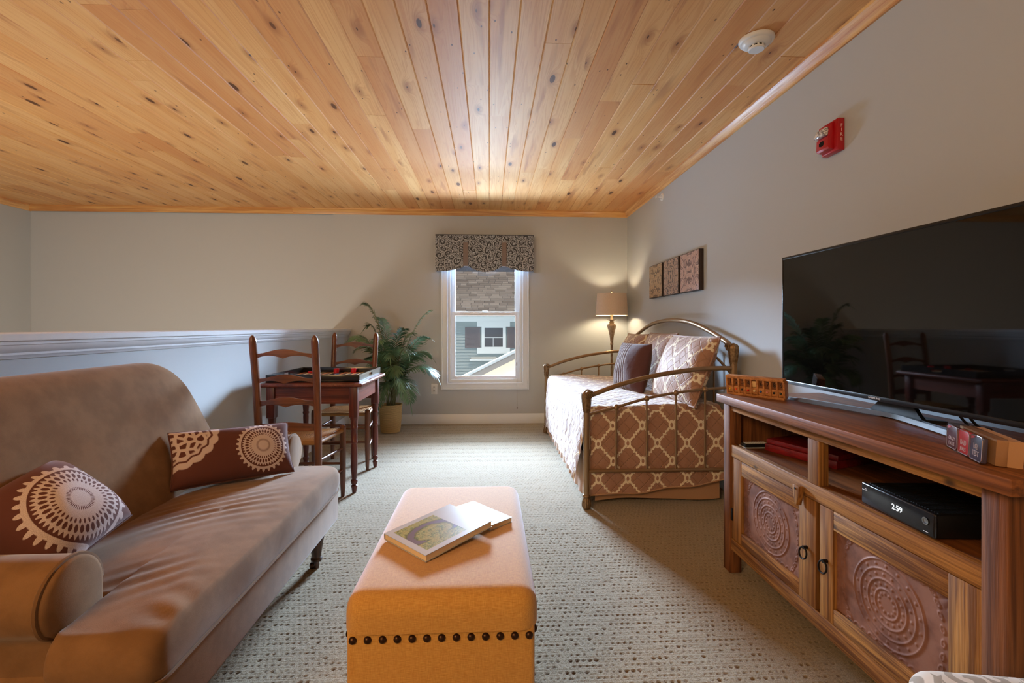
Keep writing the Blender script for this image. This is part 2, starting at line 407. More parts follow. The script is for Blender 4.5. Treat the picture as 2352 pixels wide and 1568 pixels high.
def mesh(verts, faces, uvs=None, smooth=40, name='mesh'):
    me = D.meshes.new(name); me.from_pydata([tuple(map(float, v)) for v in verts], [], faces); me.validate(verbose=False)
    if uvs is not None:
        l = me.uv_layers.new(name='UVMap')
        vi = np.zeros(len(me.loops), dtype=np.int32); me.loops.foreach_get('vertex_index', vi)
        l.data.foreach_set('uv', np.asarray(uvs, dtype=np.float32)[vi].ravel())
    bm = bmesh.new(); bm.from_mesh(me); bmesh.ops.recalc_face_normals(bm, faces=bm.faces); bm.to_mesh(me); bm.free()
    shade(me, smooth); return me
def shade(me, smooth):
    if smooth:
        me.polygons.foreach_set('use_smooth', [True] * len(me.polygons))
        if smooth < 180: me.set_sharp_from_angle(angle=R(smooth))
def frombm(bm, smooth=40):
    bmesh.ops.recalc_face_normals(bm, faces=bm.faces)
    me = D.meshes.new('mesh'); bm.to_mesh(me); bm.free(); shade(me, smooth); return me
def box(x0, x1, y0, y1, z0, z1, bev=0.0, seg=2, rot=None, smooth=35):
    bm = bmesh.new(); c = Vector(((x0 + x1) / 2, (y0 + y1) / 2, (z0 + z1) / 2))
    bmesh.ops.create_cube(bm, size=1.0)
    for v in bm.verts: v.co = Vector((v.co.x * (x1 - x0), v.co.y * (y1 - y0), v.co.z * (z1 - z0)))
    if bev: bmesh.ops.bevel(bm, geom=bm.edges[:], offset=bev, segments=seg, profile=.5, affect='EDGES')
    for v in bm.verts:
        if rot is not None: v.co = rot @ v.co
        v.co += c
    return frombm(bm, smooth if bev else 0)
def join(*mes, smooth=40):
    bm = bmesh.new()
    for m in mes: bm.from_mesh(m)
    me = D.meshes.new('mesh'); bm.to_mesh(me); bm.free(); shade(me, smooth); return me
def spline(pts, n):
    p = [np.array(q, float) for q in pts]; p = [2 * p[0] - p[1]] + p + [2 * p[-1] - p[-2]]; out = []
    segs = len(p) - 3
    for i in range(n + 1):
        t = i / n * segs; k = min(int(t), segs - 1); t -= k
        a, b, c, d = p[k:k + 4]
        out.append(.5 * ((2 * b) + (c - a) * t + (2 * a - 5 * b + 4 * c - d) * t * t + (3 * b - a - 3 * c + d) * t ** 3))
    return out
def tube(pts, r, seg=8, cap=True, flat=None):
    P = [Vector(p) for p in pts]; n = len(P); rs = r if isinstance(r, (list, tuple)) else [r] * n
    vs_, fs = [], []; prev = None
    for i in range(n):
        t = (P[min(i + 1, n - 1)] - P[max(i - 1, 0)]).normalized()
        if prev is None: u = t.orthogonal().normalized()
        else:
            u = prev - t * prev.dot(t)
            u = u.normalized() if u.length > 1e-6 else t.orthogonal().normalized()
        prev = u; w = t.cross(u)
        for k in range(seg):
            a = 2 * PI * k / seg; vs_.append(P[i] + rs[i] * (math.cos(a) * u + math.sin(a) * w))
    for i in range(n - 1):
        for k in range(seg):
            k2 = (k + 1) % seg; fs.append((i * seg + k, i * seg + k2, (i + 1) * seg + k2, (i + 1) * seg + k))
    if cap: fs.append(tuple(range(seg))[::-1]); fs.append(tuple((n - 1) * seg + k for k in range(seg)))
    return mesh(vs_, fs, smooth=50)
def lathe(prof, c=(0, 0), seg=24, z0=0.0, axis='z', smooth=40):
    vs_, fs = [], []; n = len(prof)
    for (r, z) in prof:
        for k in range(seg):
            a = 2 * PI * k / seg; vs_.append((c[0] + r * math.cos(a), c[1] + r * math.sin(a), z + z0))
    for i in range(n - 1):
        for k in range(seg):
            k2 = (k + 1) % seg; fs.append((i * seg + k, i * seg + k2, (i + 1) * seg + k2, (i + 1) * seg + k))
    fs.append(tuple(range(seg))[::-1]); fs.append(tuple((n - 1) * seg + k for k in range(seg)))
    return mesh(vs_, fs, smooth=smooth)
def xform(me, mat): me.transform(mat); return me
def prism(poly, axis, a, b, bev=0.0, smooth=35):
    """extrude polygon (2D) along axis between a and b"""
    def P(q, t):
        return {0: (t, q[0], q[1]), 1: (q[0], t, q[1]), 2: (q[0], q[1], t)}[axis]
    n = len(poly); vs_ = [P(q, a) for q in poly] + [P(q, b) for q in poly]
    fs = [(i, (i + 1) % n, n + (i + 1) % n, n + i) for i in range(n)] + [tuple(range(n))[::-1], tuple(range(n, 2 * n))]
    if not bev: return mesh(vs_, fs, smooth=smooth)
    bm = bmesh.new(); V = [bm.verts.new(v) for v in vs_]
    for f in fs: bm.faces.new([V[i] for i in f])
    bmesh.ops.recalc_face_normals(bm, faces=bm.faces)
    ed = [e for e in bm.edges if len(e.link_faces) == 2 and e.calc_face_angle(0) > R(50)]
    bmesh.ops.bevel(bm, geom=ed, offset=bev, segments=2, profile=.5, affect='EDGES')
    return frombm(bm, smooth)
def sheet(fn, nu, nv, uvfn=None, smooth=180):
    vs_, uv, fs = [], [], []
    for j in range(nv + 1):
        for i in range(nu + 1):
            u, v = i / nu, j / nv; vs_.append(fn(u, v)); uv.append(uvfn(u, v) if uvfn else (u, v))
    for j in range(nv):
        for i in range(nu):
            a = j * (nu + 1) + i; fs.append((a, a + 1, a + nu + 2, a + nu + 1))
    me = D.meshes.new('mesh'); me.from_pydata([tuple(map(float, q)) for q in vs_], [], fs)
    l = me.uv_layers.new(name='UVMap'); vi = np.zeros(len(me.loops), dtype=np.int32); me.loops.foreach_get('vertex_index', vi)
    l.data.foreach_set('uv', np.asarray(uv, dtype=np.float32)[vi].ravel()); shade(me, smooth); return me
def pillow(w, h, t, n=22, pinch=.07, lump=.0, seed=0):
    rng = random.Random(seed); ph = [rng.uniform(0, 6) for _ in range(6)]
    vs_, uv, fs = [], [], []
    for s in (1, -1):
        for j in range(n + 1):
            for i in range(n + 1):
                u = -1 + 2 * i / n; v = -1 + 2 * j / n
                u = math.sin(u * PI / 2); v = math.sin(v * PI / 2)
                x = u * w / 2 * (1 - pinch * (1 - v * v)); y = v * h / 2 * (1 - pinch * (1 - u * u))
                q = max(0, (1 - u * u) * (1 - v * v)) ** .40
                z = s * t / 2 * q * (1 + lump * (math.sin(3 * u + ph[0]) * math.sin(2.6 * v + ph[1]) + .5 * math.sin(6 * u + 4 * v + ph[2])))
                vs_.append((x, y, z)); uv.append((u * w / 2, v * h / 2))
    N = (n + 1) ** 2
    for s in (0, 1):
        for j in range(n):
            for i in range(n):
                a = s * N + j * (n + 1) + i; f = (a, a + 1, a + n + 2, a + n + 1); fs.append(f if s == 0 else f[::-1])
    me = D.meshes.new('mesh'); me.from_pydata(vs_, [], fs)
    l = me.uv_layers.new(name='UVMap'); vi = np.zeros(len(me.loops), dtype=np.int32); me.loops.foreach_get('vertex_index', vi)
    l.data.foreach_set('uv', np.asarray(uv, dtype=np.float32)[vi].ravel())
    bm = bmesh.new(); bm.from_mesh(me); bmesh.ops.remove_doubles(bm, verts=bm.verts, dist=1e-5); bm.to_mesh(me); bm.free()
    shade(me, 180); return me
def frame(c, ex, ey):
    ex = Vector(ex).normalized(); ey = Vector(ey); ey = (ey - ex * ey.dot(ex)).normalized(); ez = ex.cross(ey)
    m = Matrix((ex, ey, ez)).transposed().to_4x4(); m.translation = c; return m
def text(body, size, M4, mat, parent, name='lettering', ext=.0004, align='CENTER', world=True, sx=1.0):
    cu = D.curves.new('txt', 'FONT'); cu.body = body; cu.size = size; cu.extrude = ext; cu.align_x = align; cu.align_y = 'CENTER'
    cu.resolution_u = 2
    o = D.objects.new('txt', cu); COL.objects.link(o); bpy.context.view_layer.update()
    me = D.meshes.new_from_object(o.evaluated_get(bpy.context.evaluated_depsgraph_get())); D.objects.remove(o); D.curves.remove(cu)
    me.materials.clear(); me.transform(M4 @ Matrix.Diagonal((sx, 1, 1, 1)))
    return put(name, me, mat, parent, world)
def struct(name, me, mat, parent=None):
    return put(name, me, mat, parent, kind='structure')

# ------------------------------------------------------------------ room shell
XR, XL, YB, YS, YF, H = 1.605, -5.044, 5.404, 5.424, -1.7, 2.44
HWX0, HWX1 = -1.74, -1.60      # half wall faces
# carpet: loops with rows of dimples
gx = np.concatenate([np.arange(-1.62, 1.62, .0052), [1.62]])
gy = np.concatenate([[YF - .02], np.arange(.98, 2.6, .0048), np.arange(2.6, 3.8, .007), np.arange(3.8, 5.42, .012), [5.42]])
GX, GY = np.meshgrid(gx, gy)
v = GY / .0265; row = np.floor(v); fv = v - row - .5
rs = np.sin(row * 91.7) * 43758.5; rs = rs - np.floor(rs)
u = GX / .0215 + .5 * (row % 2) + (rs - .5) * .3; cu_ = np.floor(u); fu = u - cu_ - .5
hs = np.sin(cu_ * 12.9898 + row * 78.233) * 43758.5453; hs = hs - np.floor(hs)
dd = np.sqrt((fu / .38) ** 2 + ((fv + .08 * (hs - .5)) / .17) ** 2)
pit = np.clip((1.15 - dd) / .5, 0, 1) * (.45 + .7 * hs)
gz = -.0062 * pit + .0012 * np.cos(fv * 2 * PI) - .0012
gz[0, :] = 0
n0, n1 = GX.shape
idx = np.arange(n0 * n1).reshape(n0, n1)
fc = np.stack([idx[:-1, :-1], idx[:-1, 1:], idx[1:, 1:], idx[1:, :-1]], -1).reshape(-1, 4)
me = D.meshes.new('floor'); me.vertices.add(n0 * n1)
me.vertices.foreach_set('co', np.stack([GX, GY, gz], -1).astype(np.float32).ravel())
me.loops.add(fc.size); me.loops.foreach_set('vertex_index', fc.ravel().astype(np.int32))
me.polygons.add(len(fc)); me.polygons.foreach_set('loop_start', np.arange(0, fc.size, 4, dtype=np.int32))
me.polygons.foreach_set('loop_total', np.full(len(fc), 4, dtype=np.int32)); me.update(calc_edges=True)
me.polygons.foreach_set('use_smooth', [True] * len(me.polygons))
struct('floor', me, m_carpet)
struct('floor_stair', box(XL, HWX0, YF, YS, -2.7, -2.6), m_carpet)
# walls
wx0, wx1, wz0, wz1 = -.467, .370, .476, 1.985     # window rough opening
def wallmesh(boxes): return join(*[box(*b) for b in boxes], smooth=0)
struct('wall_right', box(XR, XR + .14, YF - .1, YB + .16, -.2, 2.6), m_wall)
struct('wall_back', wallmesh([(-1.764, wx0, YB, YB + .15, -.2, 2.6), (wx1, XR + .01, YB, YB + .15, -.2, 2.6),
                              (wx0, wx1, YB, YB + .15, -.2, wz0), (wx0, wx1, YB, YB + .15, wz1, 2.6)]), m_wall)
struct('wall_far', box(XL - .1, -1.764, YS, YS + .13, -2.8, 2.6), m_wall)
struct('wall_left', box(XL - .14, XL, YF - .1, YS + .1, -2.8, 2.6), m_wall)
struct('wall_rear', box(XL - .1, XR + .14, YF - .14, YF, -2.8, 2.6), m_wall)
wh = struct('wall_half', box(HWX0, HWX1, YF, YB, -2.7, 1.056), m_wall)
cap = [(-1.764, 1.087), (-1.768, 1.083), (-1.768, 1.062), (-1.764, 1.058), (-1.567, 1.058), (-1.562, 1.062), (-1.562, 1.083), (-1.567, 1.088)]
struct('cap', prism(cap, 1, YF, YB), m_trim, wh)
def mould(sgn, x):
    pr = [(0, 1.058), (.030, 1.058), (.030, 1.048), (.026, 1.045), (.024, 1.034), (.018, 1.025), (.012, 1.020), (.012, 1.012), (.009, 1.009), (.006, 1.000), (0, .998)]
    return prism([(x + sgn * a, b) for a, b in pr], 1, YF, YB)
struct('moulding', mould(1, HWX1), m_trim, wh); struct('moulding', mould(-1, HWX0), m_trim, wh)
def base_prof(): return [(0, 0), (.016, 0), (.016, .078), (.012, .084), (.012, .092), (.008, .098), (.006, .108), (0, .110)]
struct('baseboard_back', prism([(YB - a, b) for a, b in base_prof()], 0, HWX1, XR), m_trim)
struct('baseboard_right', prism([(XR - a, b) for a, b in base_prof()], 1, YF, YB), m_trim)
struct('baseboard_half', prism([(HWX1 + a, b) for a, b in base_prof()], 1, YF, YB), m_trim)
# ceiling planks
ceil = struct('ceiling', box(XL - .1, XR + .12, YF - .1, YS + .1, H + .022, H + .10), m_dark)
PW = .1302
def plank_mesh(w, l):
    c = .0045; z0 = 0
    pr = [(-w / 2, .02), (-w / 2, c), (-w / 2 + c, 0), (w / 2 - c, 0), (w / 2, c), (w / 2, .02)]
    vs_ = [(a, s * (l / 2 - .0006), b) for s in (-1, 1) for a, b in pr]
    return mesh(vs_, [(i, i + 1, 7 + i, 6 + i) for i in range(5)] + [(0, 1, 2, 3, 4, 5)[::-1], tuple(range(6, 12))], smooth=0)
fixed = {-1: [2.60], 0: [2.98], 2: [2.20, 4.05], 3: [3.95], 4: [3.3, 5.0], 1: [1.9, 3.7], -2: [4.6], -3: [1.75, 4.9], 5: [2.75, 4.25], 6: [2.55, 4.1], 7: [3.9], -4: [3.2], -5: [2.35], -6: [1.62, 3.0]}
prng = random.Random(11)
for k in range(-39, 13):
    xa, xb = k * PW, (k + 1) * PW
    xa = max(xa, XL); xb = min(xb, XR)
    if xb - xa < .01: continue
    if k in fixed: cuts = [-.2 + prng.random() * .5] + fixed[k]
    else:
        cuts = []; y = YF + prng.uniform(.4, 2.4)
        while y < YB - .4: cuts.append(y); y += prng.uniform(1.3, 3.4)
    ys = [YF] + cuts + [YB + .02]
    for a, b in zip(ys[:-1], ys[1:]):
        if b - a < .02: continue
        o = struct('plank', plank_mesh(xb - xa, b - a), m_pine, ceil)
        o.location = ((xa + xb) / 2, (a + b) / 2, H + prng.uniform(-.0012, .0012))
# crown moulding
cp = [(0, 0), (0, -.062), (.010, -.062), (.013, -.054), (.020, -.046), (.034, -.020), (.044, -.012), (.047, 0)]
struct('trim_1', prism([(XR - a, H + b) for a, b in cp], 1, YF, YB), m_pinetrim)
struct('trim_2', prism([(YB - a, H + b) for a, b in cp], 0, -2.2, XR), m_pinetrimx)
struct('trim_3', prism([(YB - a, H + b) for a, b in cp], 0, XL, -2.2), m_pinetrimx)
struct('trim_4', prism([(XL + a, H + b) for a, b in cp], 1, YF, YS), m_pinetrim)

# ------------------------------------------------------------------ window
win = struct('window_1', join(
    box(wx0 - .003, wx0 + .022, YB + .004, YB + .14, wz0, wz1), box(wx1 - .022, wx1 + .003, YB + .004, YB + .14, wz0, wz1),
    box(wx0 + .022, wx1 - .022, YB + .004, YB + .14, wz0 - .002, wz0 + .03), box(wx0 + .022, wx1 - .022, YB + .004, YB + .14, wz1 - .03, wz1), smooth=0), m_white)
WM[win] = Matrix.Identity(4)
CX0, CX1, CZ0, CZ1 = -.551, .456, .390, 2.070
def casing(axis, a, b, c, outward):
    pr = [(0, 0), (0, .022), (.014, .024), (.020, .017), (.030, .019), (.058, .013), (.066, .016), (.076, .012), (.081, .0)]
    if axis == 2: return prism([(c + outward * q, YB - t) for q, t in pr], 2, a, b)
    return prism([(YB - t, c + outward * q) for q, t in pr], 0, a, b)
struct('casing', join(casing(2, CZ0, CZ1, CX0, 1), smooth=35), m_trim, win); struct('casing', casing(2, CZ0, CZ1, CX1, -1), m_trim, win)
struct('casing', casing(0, CX0 + .02, CX1 - .02, CZ0, 1), m_trim, win); struct('casing', casing(0, CX0 + .02, CX1 - .02, CZ1, -1), m_trim, win)
def sash(y, x0, x1, z0, z1, st, bt, tp):
    return join(box(x0, x0 + st, y, y + .035, z0, z1, .004), box(x1 - st, x1, y, y + .035, z0, z1, .004),
                box(x0 + st - .002, x1 - st + .002, y, y + .035, z0, z0 + bt, .004), box(x0 + st - .002, x1 - st + .002, y, y + .035, z1 - tp, z1, .004))
lo = struct('sash', sash(YB + .045, -.445, .348, .494, 1.278, .050, .046, .042), m_white, win)
up = struct('sash', sash(YB + .085, -.445, .348, 1.245, 1.955, .050, .040, .046), m_white, win)
def pane(y, x0, x1, z0, z1): return box(x0, x1, y, y + .004, z0, z1)
struct('pane', pane(YB + .06, -.397, .300, .538, 1.238), m_glass, lo); struct('pane', pane(YB + .10, -.397, .300, 1.283, 1.911), m_glass, up)
struct('sash_lock', box(-.08, -.02, YB + .028, YB + .058, 1.279, 1.292, .004), m_white, lo)
# valance
val = thing('window_valance', 'black and cream paisley valance with two taupe bands above the window', 'valance', (-.05, 5.30, 1.93))
VX0, VX1, VZT, VY = -.602, .500, 2.138, 5.292
def vbot(x):
    lobes = [(-.602, -.275), (-.225, .135), (.185, .500)]
    for i, (a, b) in enumerate(lobes):
        if a <= x <= b:
            t = (x - a) / (b - a)
            if i == 0: t = .35 + .65 * t if t > 0 else .35
            if i == 2: t = .65 * t
            return 1.785 - .063 * math.sin(PI * min(max(t, 0), 1)) ** .8 if i == 1 else 1.785 - .055 * math.sin(PI * min(max(t, 0), 1)) ** .9
    return 1.787
def vfn(u, v):
    x = VX0 + (VX1 - VX0) * u; zb = vbot(x)
    bow = .012 * math.sin(u * 3 * PI) ** 2
    return (x, VY - bow * (1 - v) - .008 * (1 - v), zb + (VZT - zb) * v)
put('face', sheet(vfn, 66, 10, lambda u, v: (VX0 + (VX1 - VX0) * u, 1.72 + .42 * v)), m_paisley, val)
for s, x in ((-1, VX0), (1, VX1)):
    put('return', sheet(lambda u, v: (x, VY + (YB - VY) * u, vbot(x) + (VZT - vbot(x)) * v), 4, 4, lambda u, v: (x + .112 * u + 2 * s, 1.72 + .42 * v)), m_paisley, val)
put('top_board', box(VX0, VX1, VY - .004, YB, VZT - .004, VZT + .006), m_paisley, val)
for xa, xb in ((-.293, -.236), (.137, .192)):
    put('band', box(xa, xb, VY - .022, VY - .012, 1.785, 2.052, .003), m_bandf, val)
c = tag(put('blind_cord', join(tube([(.314, YB - .016, .70), (.316, YB - .017, .45), (.319, YB - .016, .19)], .0016, 6),
      lathe([(.001, .0), (.006, .004), (.005, .02), (.001, .028)], (.319, YB - .016), 8, .165), box(.309, .319, YB - .02, YB - .012, .66, .70, .002)), plain('grey_cord', rgb(120, 110, 100), .7)),
      'thin blind cord hanging below the right side of the window', 'cord')
# outlet
ou = thing('wall_outlet', 'white duplex power outlet on the wall left of the window', 'outlet', (-.628, YB, .399))
put('cover_plate', box(-.663, -.593, YB - .006, YB, .339, .459, .003), m_white, ou)
for z in (.378, .420):
    rc = put('receptacle', box(-.645, -.611, YB - .009, YB - .004, z - .016, z + .016, .004), m_white, ou)
    put('slot', join(box(-.636, -.633, YB - .0096, YB - .008, z - .004, z + .008), box(-.623, -.620, YB - .0096, YB - .008, z - .004, z + .008)), m_dark, rc)
# ------------------------------------------------------------------ sofa
sofa = thing('sofa', 'tan velvet roll-arm sofa on turned dark legs along the half wall', 'sofa', (-1.12, 1.72, 0))
put('base', box(-1.50, -.722, 1.075, 2.30, .182, .345, .018, 3), m_velvet, sofa)
# seat cushion, T-shaped, with pull folds
def tshape():
    xb, xm, xf, yn, yf, an, af = -1.30, -.935, -.704, 1.025, 2.31, 1.20, 2.215
    pts = [(xb, an), (xm, an), (xm, yn), (xf, yn), (xf, yf), (xm, yf), (xm, af), (xb, af)]
    rad = [.02, .02, .03, .05, .10, .05, .02, .02]; out = []
    n = len(pts)
    for i in range(n):
        p0, p1, p2 = [Vector(q) for q in (pts[i - 1], pts[i], pts[(i + 1) % n])]
        a = (p0 - p1).normalized(); b = (p2 - p1).normalized(); r = rad[i]
        for k in range(9):
            t = k / 8; out.append(((1 - t) ** 2) * (p1 + a * r) + 2 * t * (1 - t) * p1 + t * t * (p1 + b * r))
    dense = []
    for i in range(len(out)):
        a, b = out[i], out[(i + 1) % len(out)]; m = max(1, int((b - a).length / .018))
        for k in range(m): dense.append(a + (b - a) * k / m)
    return dense
T = tshape(); cen = Vector((-.93, 1.68)); vs_, fs = [], []
rings = [(.985, .338), (1.0, .352), (1.012, .375), (1.012, .395), (1.004, .415), (.988, .432), (.965, .444)] + [(s, None) for s in np.linspace(.94, .02, 40)]
def folds(x, y):
    d = (x + .97) * .72 + (y - 1.72) * .69; e = -(x + .97) * .69 + (y - 1.72) * .72
    g = math.exp(-(d / .17) ** 2 - (e / .15) ** 2)
    f = .0036 * math.sin(e * 120 + 2.2 * math.sin(d * 6) + 9 * d * d) * g
    d2 = (x + .87); e2 = (y - 1.27)
    f += .0034 * math.sin((e2 * .8 - d2 * .6) * 120) * math.exp(-(d2 / .11) ** 2 - (e2 / .08) ** 2)
    d3 = x + .735; e3 = y - 1.12
    f += .004 * math.sin(e3 * 75 + d3 * 30) * math.exp(-(d3 / .06) ** 2 - (e3 / .10) ** 2)
    return f + .003 * math.sin(x * 9 + 1) * math.sin(y * 7)
for s, z in rings:
    for p in T:
        q = cen + (p - cen) * s
        zz = z if z is not None else .444 + .028 * (1 - (max(0, (s - .0)) / .965) ** 2.4) + folds(q.x, q.y)
        xo = 0
        if z is not None and q.x > -.80: xo = .0015 * math.sin(q.y * 23) * (s > 1.0)
        vs_.append((q.x + xo, q.y, zz))
N = len(T)
for i in range(len(rings) - 1):
    for k in range(N):
        fs.append((i * N + k, i * N + (k + 1) % N, (i + 1) * N + (k + 1) % N, (i + 1) * N + k))
fs.append(tuple(range(N))); fs.append(tuple((len(rings) - 1) * N + k for k in range(N)))
cu = put('seat_cushion', mesh(vs_, fs, smooth=180), m_velvet, sofa)
put('piping', tube([(p.x * 1.0 + (p.x - cen.x) * .0, p.y, .342) for p in [cen + (q - cen) * 1.0 for q in T] + [T[0]]], .005, 6), m_piping, cu)
# back
def back_mesh():
    Y0, Y1 = 1.10, 2.295; L = Y1 - Y0
    prof = spline([(-1.16, .30), (-1.205, .46), (-1.265, .60), (-1.325, .76), (-1.362, .86), (-1.395, .925), (-1.445, .956), (-1.500, .945), (-1.535, .89), (-1.545, .70), (-1.545, .42), (-1.545, .21)], 44)
    vs_, fs = [], []; ny = 70
    for j in range(ny + 1):
        t = j / ny; y = Y0 + L * (.5 - .5 * math.cos(PI * t))
        d = min(y - Y0, Y1 - y) / .28; d = min(d, 1)
        k = 1 - .66 * (1 - (1 - (1 - d) ** 2.3) ** (1 / 2.3)) if d < 1 else 1
        dd = min(min(y - Y0, Y1 - y) / .05, 1); th = .80 + .20 * math.sqrt(1 - (1 - dd) ** 2)
        for i, p in enumerate(prof):
            x, z = p
            if z > .46: z = .46 + (z - .46) * k
            mid = -1.40
            x = mid + (x - mid) * th
            cr = .012 * math.sin((y - Y0) / L * PI) * math.exp(-((z - .62) / .2) ** 2) if i < 20 else 0
            wr = .0028 * math.sin(y * 21 + z * 16) * math.exp(-((z - .55) / .25) ** 2) if i < 22 else 0
            vs_.append((x + cr + wr, y, z))
    n = len(prof)
    for j in range(ny):
        for i in range(n - 1):
            fs.append((j * n + i, j * n + i + 1, (j + 1) * n + i + 1, (j + 1) * n + i))
    fs.append(tuple(range(n))); fs.append(tuple(ny * n + i for i in range(n)))
    return mesh(vs_, fs, smooth=60)
bk = put('back', back_mesh(), m_velvet, sofa)
pp = [(-1.27, 2.292, .46 + (.60 - .46) * .5)] + [(-1.36 - .02 * math.sin(t * PI), 2.30 - .27 * (1 - math.cos(t * PI / 2)), .60 + .35 * math.sin(t * PI / 2)) for t in np.linspace(0.05, .9, 14)]
put('piping', tube([(-1.47, 2.298, .50), (-1.475, 2.298, .62)] + [(-1.48, 2.297 - .25 * (1 - math.sqrt(max(0, 1 - t * t))), .63 + .30 * t) for t in np.linspace(0.1, .95, 10)], .005, 6), m_piping, bk)
# arms
def arm_profile(w):
    ry, rz, cz = .085 * w, .088, .497
    pts = [(0.0, .205), (0.0, cz)]
    for a in np.linspace(0, 215, 26):
        pts.append((ry * (1 - math.cos(R(a))), cz + rz * math.sin(R(a))))
    pts += [(.128 * w, .425), (.120 * w, .405), (.118 * w, .205)]
    return pts
for (yi, sg, w) in ((1.20, -1, 1.0), (2.225, 1, 1.12)):
    pr = [(yi + sg * a, b) for a, b in arm_profile(w)]
    arm = put('arm', prism(pr, 0, -1.50, -.955, smooth=40), m_velvet, sofa)
    c0 = (np.mean([p[0] for p in pr]), np.mean([p[1] for p in pr]))
    # padded front face
    ins = [(c0[0] + (a - c0[0]) * .90, c0[1] + (b - c0[1]) * .965) for a, b in pr]
    vs_ = [(-.955, a, b) for a, b in pr] + [(-.943, c0[0] + (a - c0[0]) * .95, c0[1] + (b - c0[1]) * .98) for a, b in pr] + [(-.936, c0[0] + (a - c0[0]) * .80, c0[1] + (b - c0[1]) * .92) for a, b in pr]
    n = len(pr); fs = [(r * n + i, r * n + (i + 1) % n, (r + 1) * n + (i + 1) % n, (r + 1) * n + i) for r in range(2) for i in range(n)] + [tuple(2 * n + i for i in range(n))]
    put('front_panel', mesh(vs_, fs, smooth=60), m_velvet, arm)
    put('piping', tube([(-.951, a, b) for a, b in pr[1:]], .0055, 6), m_piping, arm)
def turned(prof, c, seg=20, z0=0): return lathe(prof, c, seg, z0)
lp = [(.006, .0), (.011, .0), (.013, .018), (.011, .026), (.024, .034), (.026, .044), (.020, .052), (.021, .060), (.030, .12), (.037, .155), (.036, .162), (.040, .168), (.041, .178), (.034, .184), (.042, .190), (.036, .196)]
for x, y in ((-.795, 2.205), (-.795, 1.14), (-1.46, 2.22), (-1.46, 1.14)):
    lg = put('leg', turned(lp, (x, y)), m_darkwood, sofa)
    put('caster', lathe([(.003, 0), (.012, .0), (.014, .008), (.012, .02), (.008, .024)], (x - .018, y), 12), m_bronze, lg)
# cushions
sq = thing('throw_cushion', 'square dark brown cushion with pale lace medallion against the near sofa arm', 'cushion', (-1.148, 1.352, .607))
put('cover', xform(pillow(.265, .265, .22, pinch=.02, lump=.05, seed=3), frame((-1.182, 1.322, .594), (.20, .035, -.175), (.023, .246, .055))), medallion_mat('lace_medallion_square', .030, .008, .106), sq)
def cord_ring(w, h, pinch, M4, r=.004):
    P = []
    for k in range(4):
        for i in range(14):
            t = -1 + 2 * i / 14
            u, v_ = [(t, -1), (1, t), (-t, 1), (-1, -t)][k]
            P.append(M4 @ Vector((u * w / 2 * (1 - pinch * (1 - v_ * v_)), v_ * h / 2 * (1 - pinch * (1 - u * u)), 0)))
    return tube(P + [P[0]], r, 6, False)
put('piping', cord_ring(.265, .265, .02, frame((-1.182, 1.322, .594), (.20, .035, -.175), (.023, .246, .055))), m_brown, sq)
lu = thing('throw_cushion', 'oblong dark brown cushion with lace motifs against the far sofa arm', 'cushion', (-1.068, 2.044, .584))
FM = frame((-1.072, 2.035, .574), (.322, .29, -.02), (-.095, .082, .225))
put('cover', xform(pillow(.452, .228, .13, pinch=.05, lump=.04, seed=5), FM), medallion_mat('lace_medallion_oblong', .100, .004, .092, [(-.235, .125, .18)]), lu)
put('piping', cord_ring(.452, .228, .05, FM), m_brown, lu)

# ------------------------------------------------------------------ storage ottoman, books
ot = thing('storage_ottoman', 'mustard linen storage ottoman with a row of dark nailheads', 'ottoman', (-.114, 1.52, 0))
OX0, OX1, OY0, OY1 = -.343, .114, 1.125, 1.915
put('body', box(OX0 + .004, OX1 - .004, OY0 + .004, OY1 - .004, .03, .392, .012, 3), m_linen, ot)
def lid():
    bm = bmesh.new(); bmesh.ops.create_cube(bm, size=1)
    sx, sy = OX1 - OX0 + .008, OY1 - OY0 + .012
    for v in bm.verts: v.co = Vector((v.co.x * sx, v.co.y * sy, v.co.z * .094))
    top = [e for e in bm.edges if all(v.co.z > 0 for v in e.verts)]; ver = [e for e in bm.edges if abs(e.verts[0].co.z - e.verts[1].co.z) > .01]
    bmesh.ops.bevel(bm, geom=top + ver, offset=.052, segments=7, profile=.55, affect='EDGES')
    bmesh.ops.translate(bm, verts=bm.verts, vec=((OX0 + OX1) / 2, (OY0 + OY1) / 2, .423))
    for v in bm.verts:
        if v.co.z < .38: v.co.z = .383
    return frombm(bm, 50)
put('lid', lid(), m_linen, ot)
nb = lathe([(.0095, 0), (.0088, .003), (.006, .006), (.0015, .0076)], seg=12, smooth=180)
def nail(x, y, ang):
    o = D.objects.new('nailhead', nb); link(o, ot, WM[ot].inverted()); o.location = (x, y, .3655)
    o.rotation_euler = (PI / 2, 0, ang)
nb.materials.append(m_bronze)
for i in range(13): nail(OX0 + .020 + (OX1 - OX0 - .038) * i / 12, OY0 + .004, 0)
for i in range(21):
    y = OY0 + .03 + (OY1 - OY0 - .06) * i / 20
    nail(OX0 + .004, y, -PI / 2); nail(OX1 - .004, y, PI / 2)
for x in (OX0 + .04, OX1 - .04):
    for y in (OY0 + .04, OY1 - .04): put('foot', lathe([(.016, 0), (.022, .03), (.022, .034)], (x, y), 12), m_darkwood, ot)
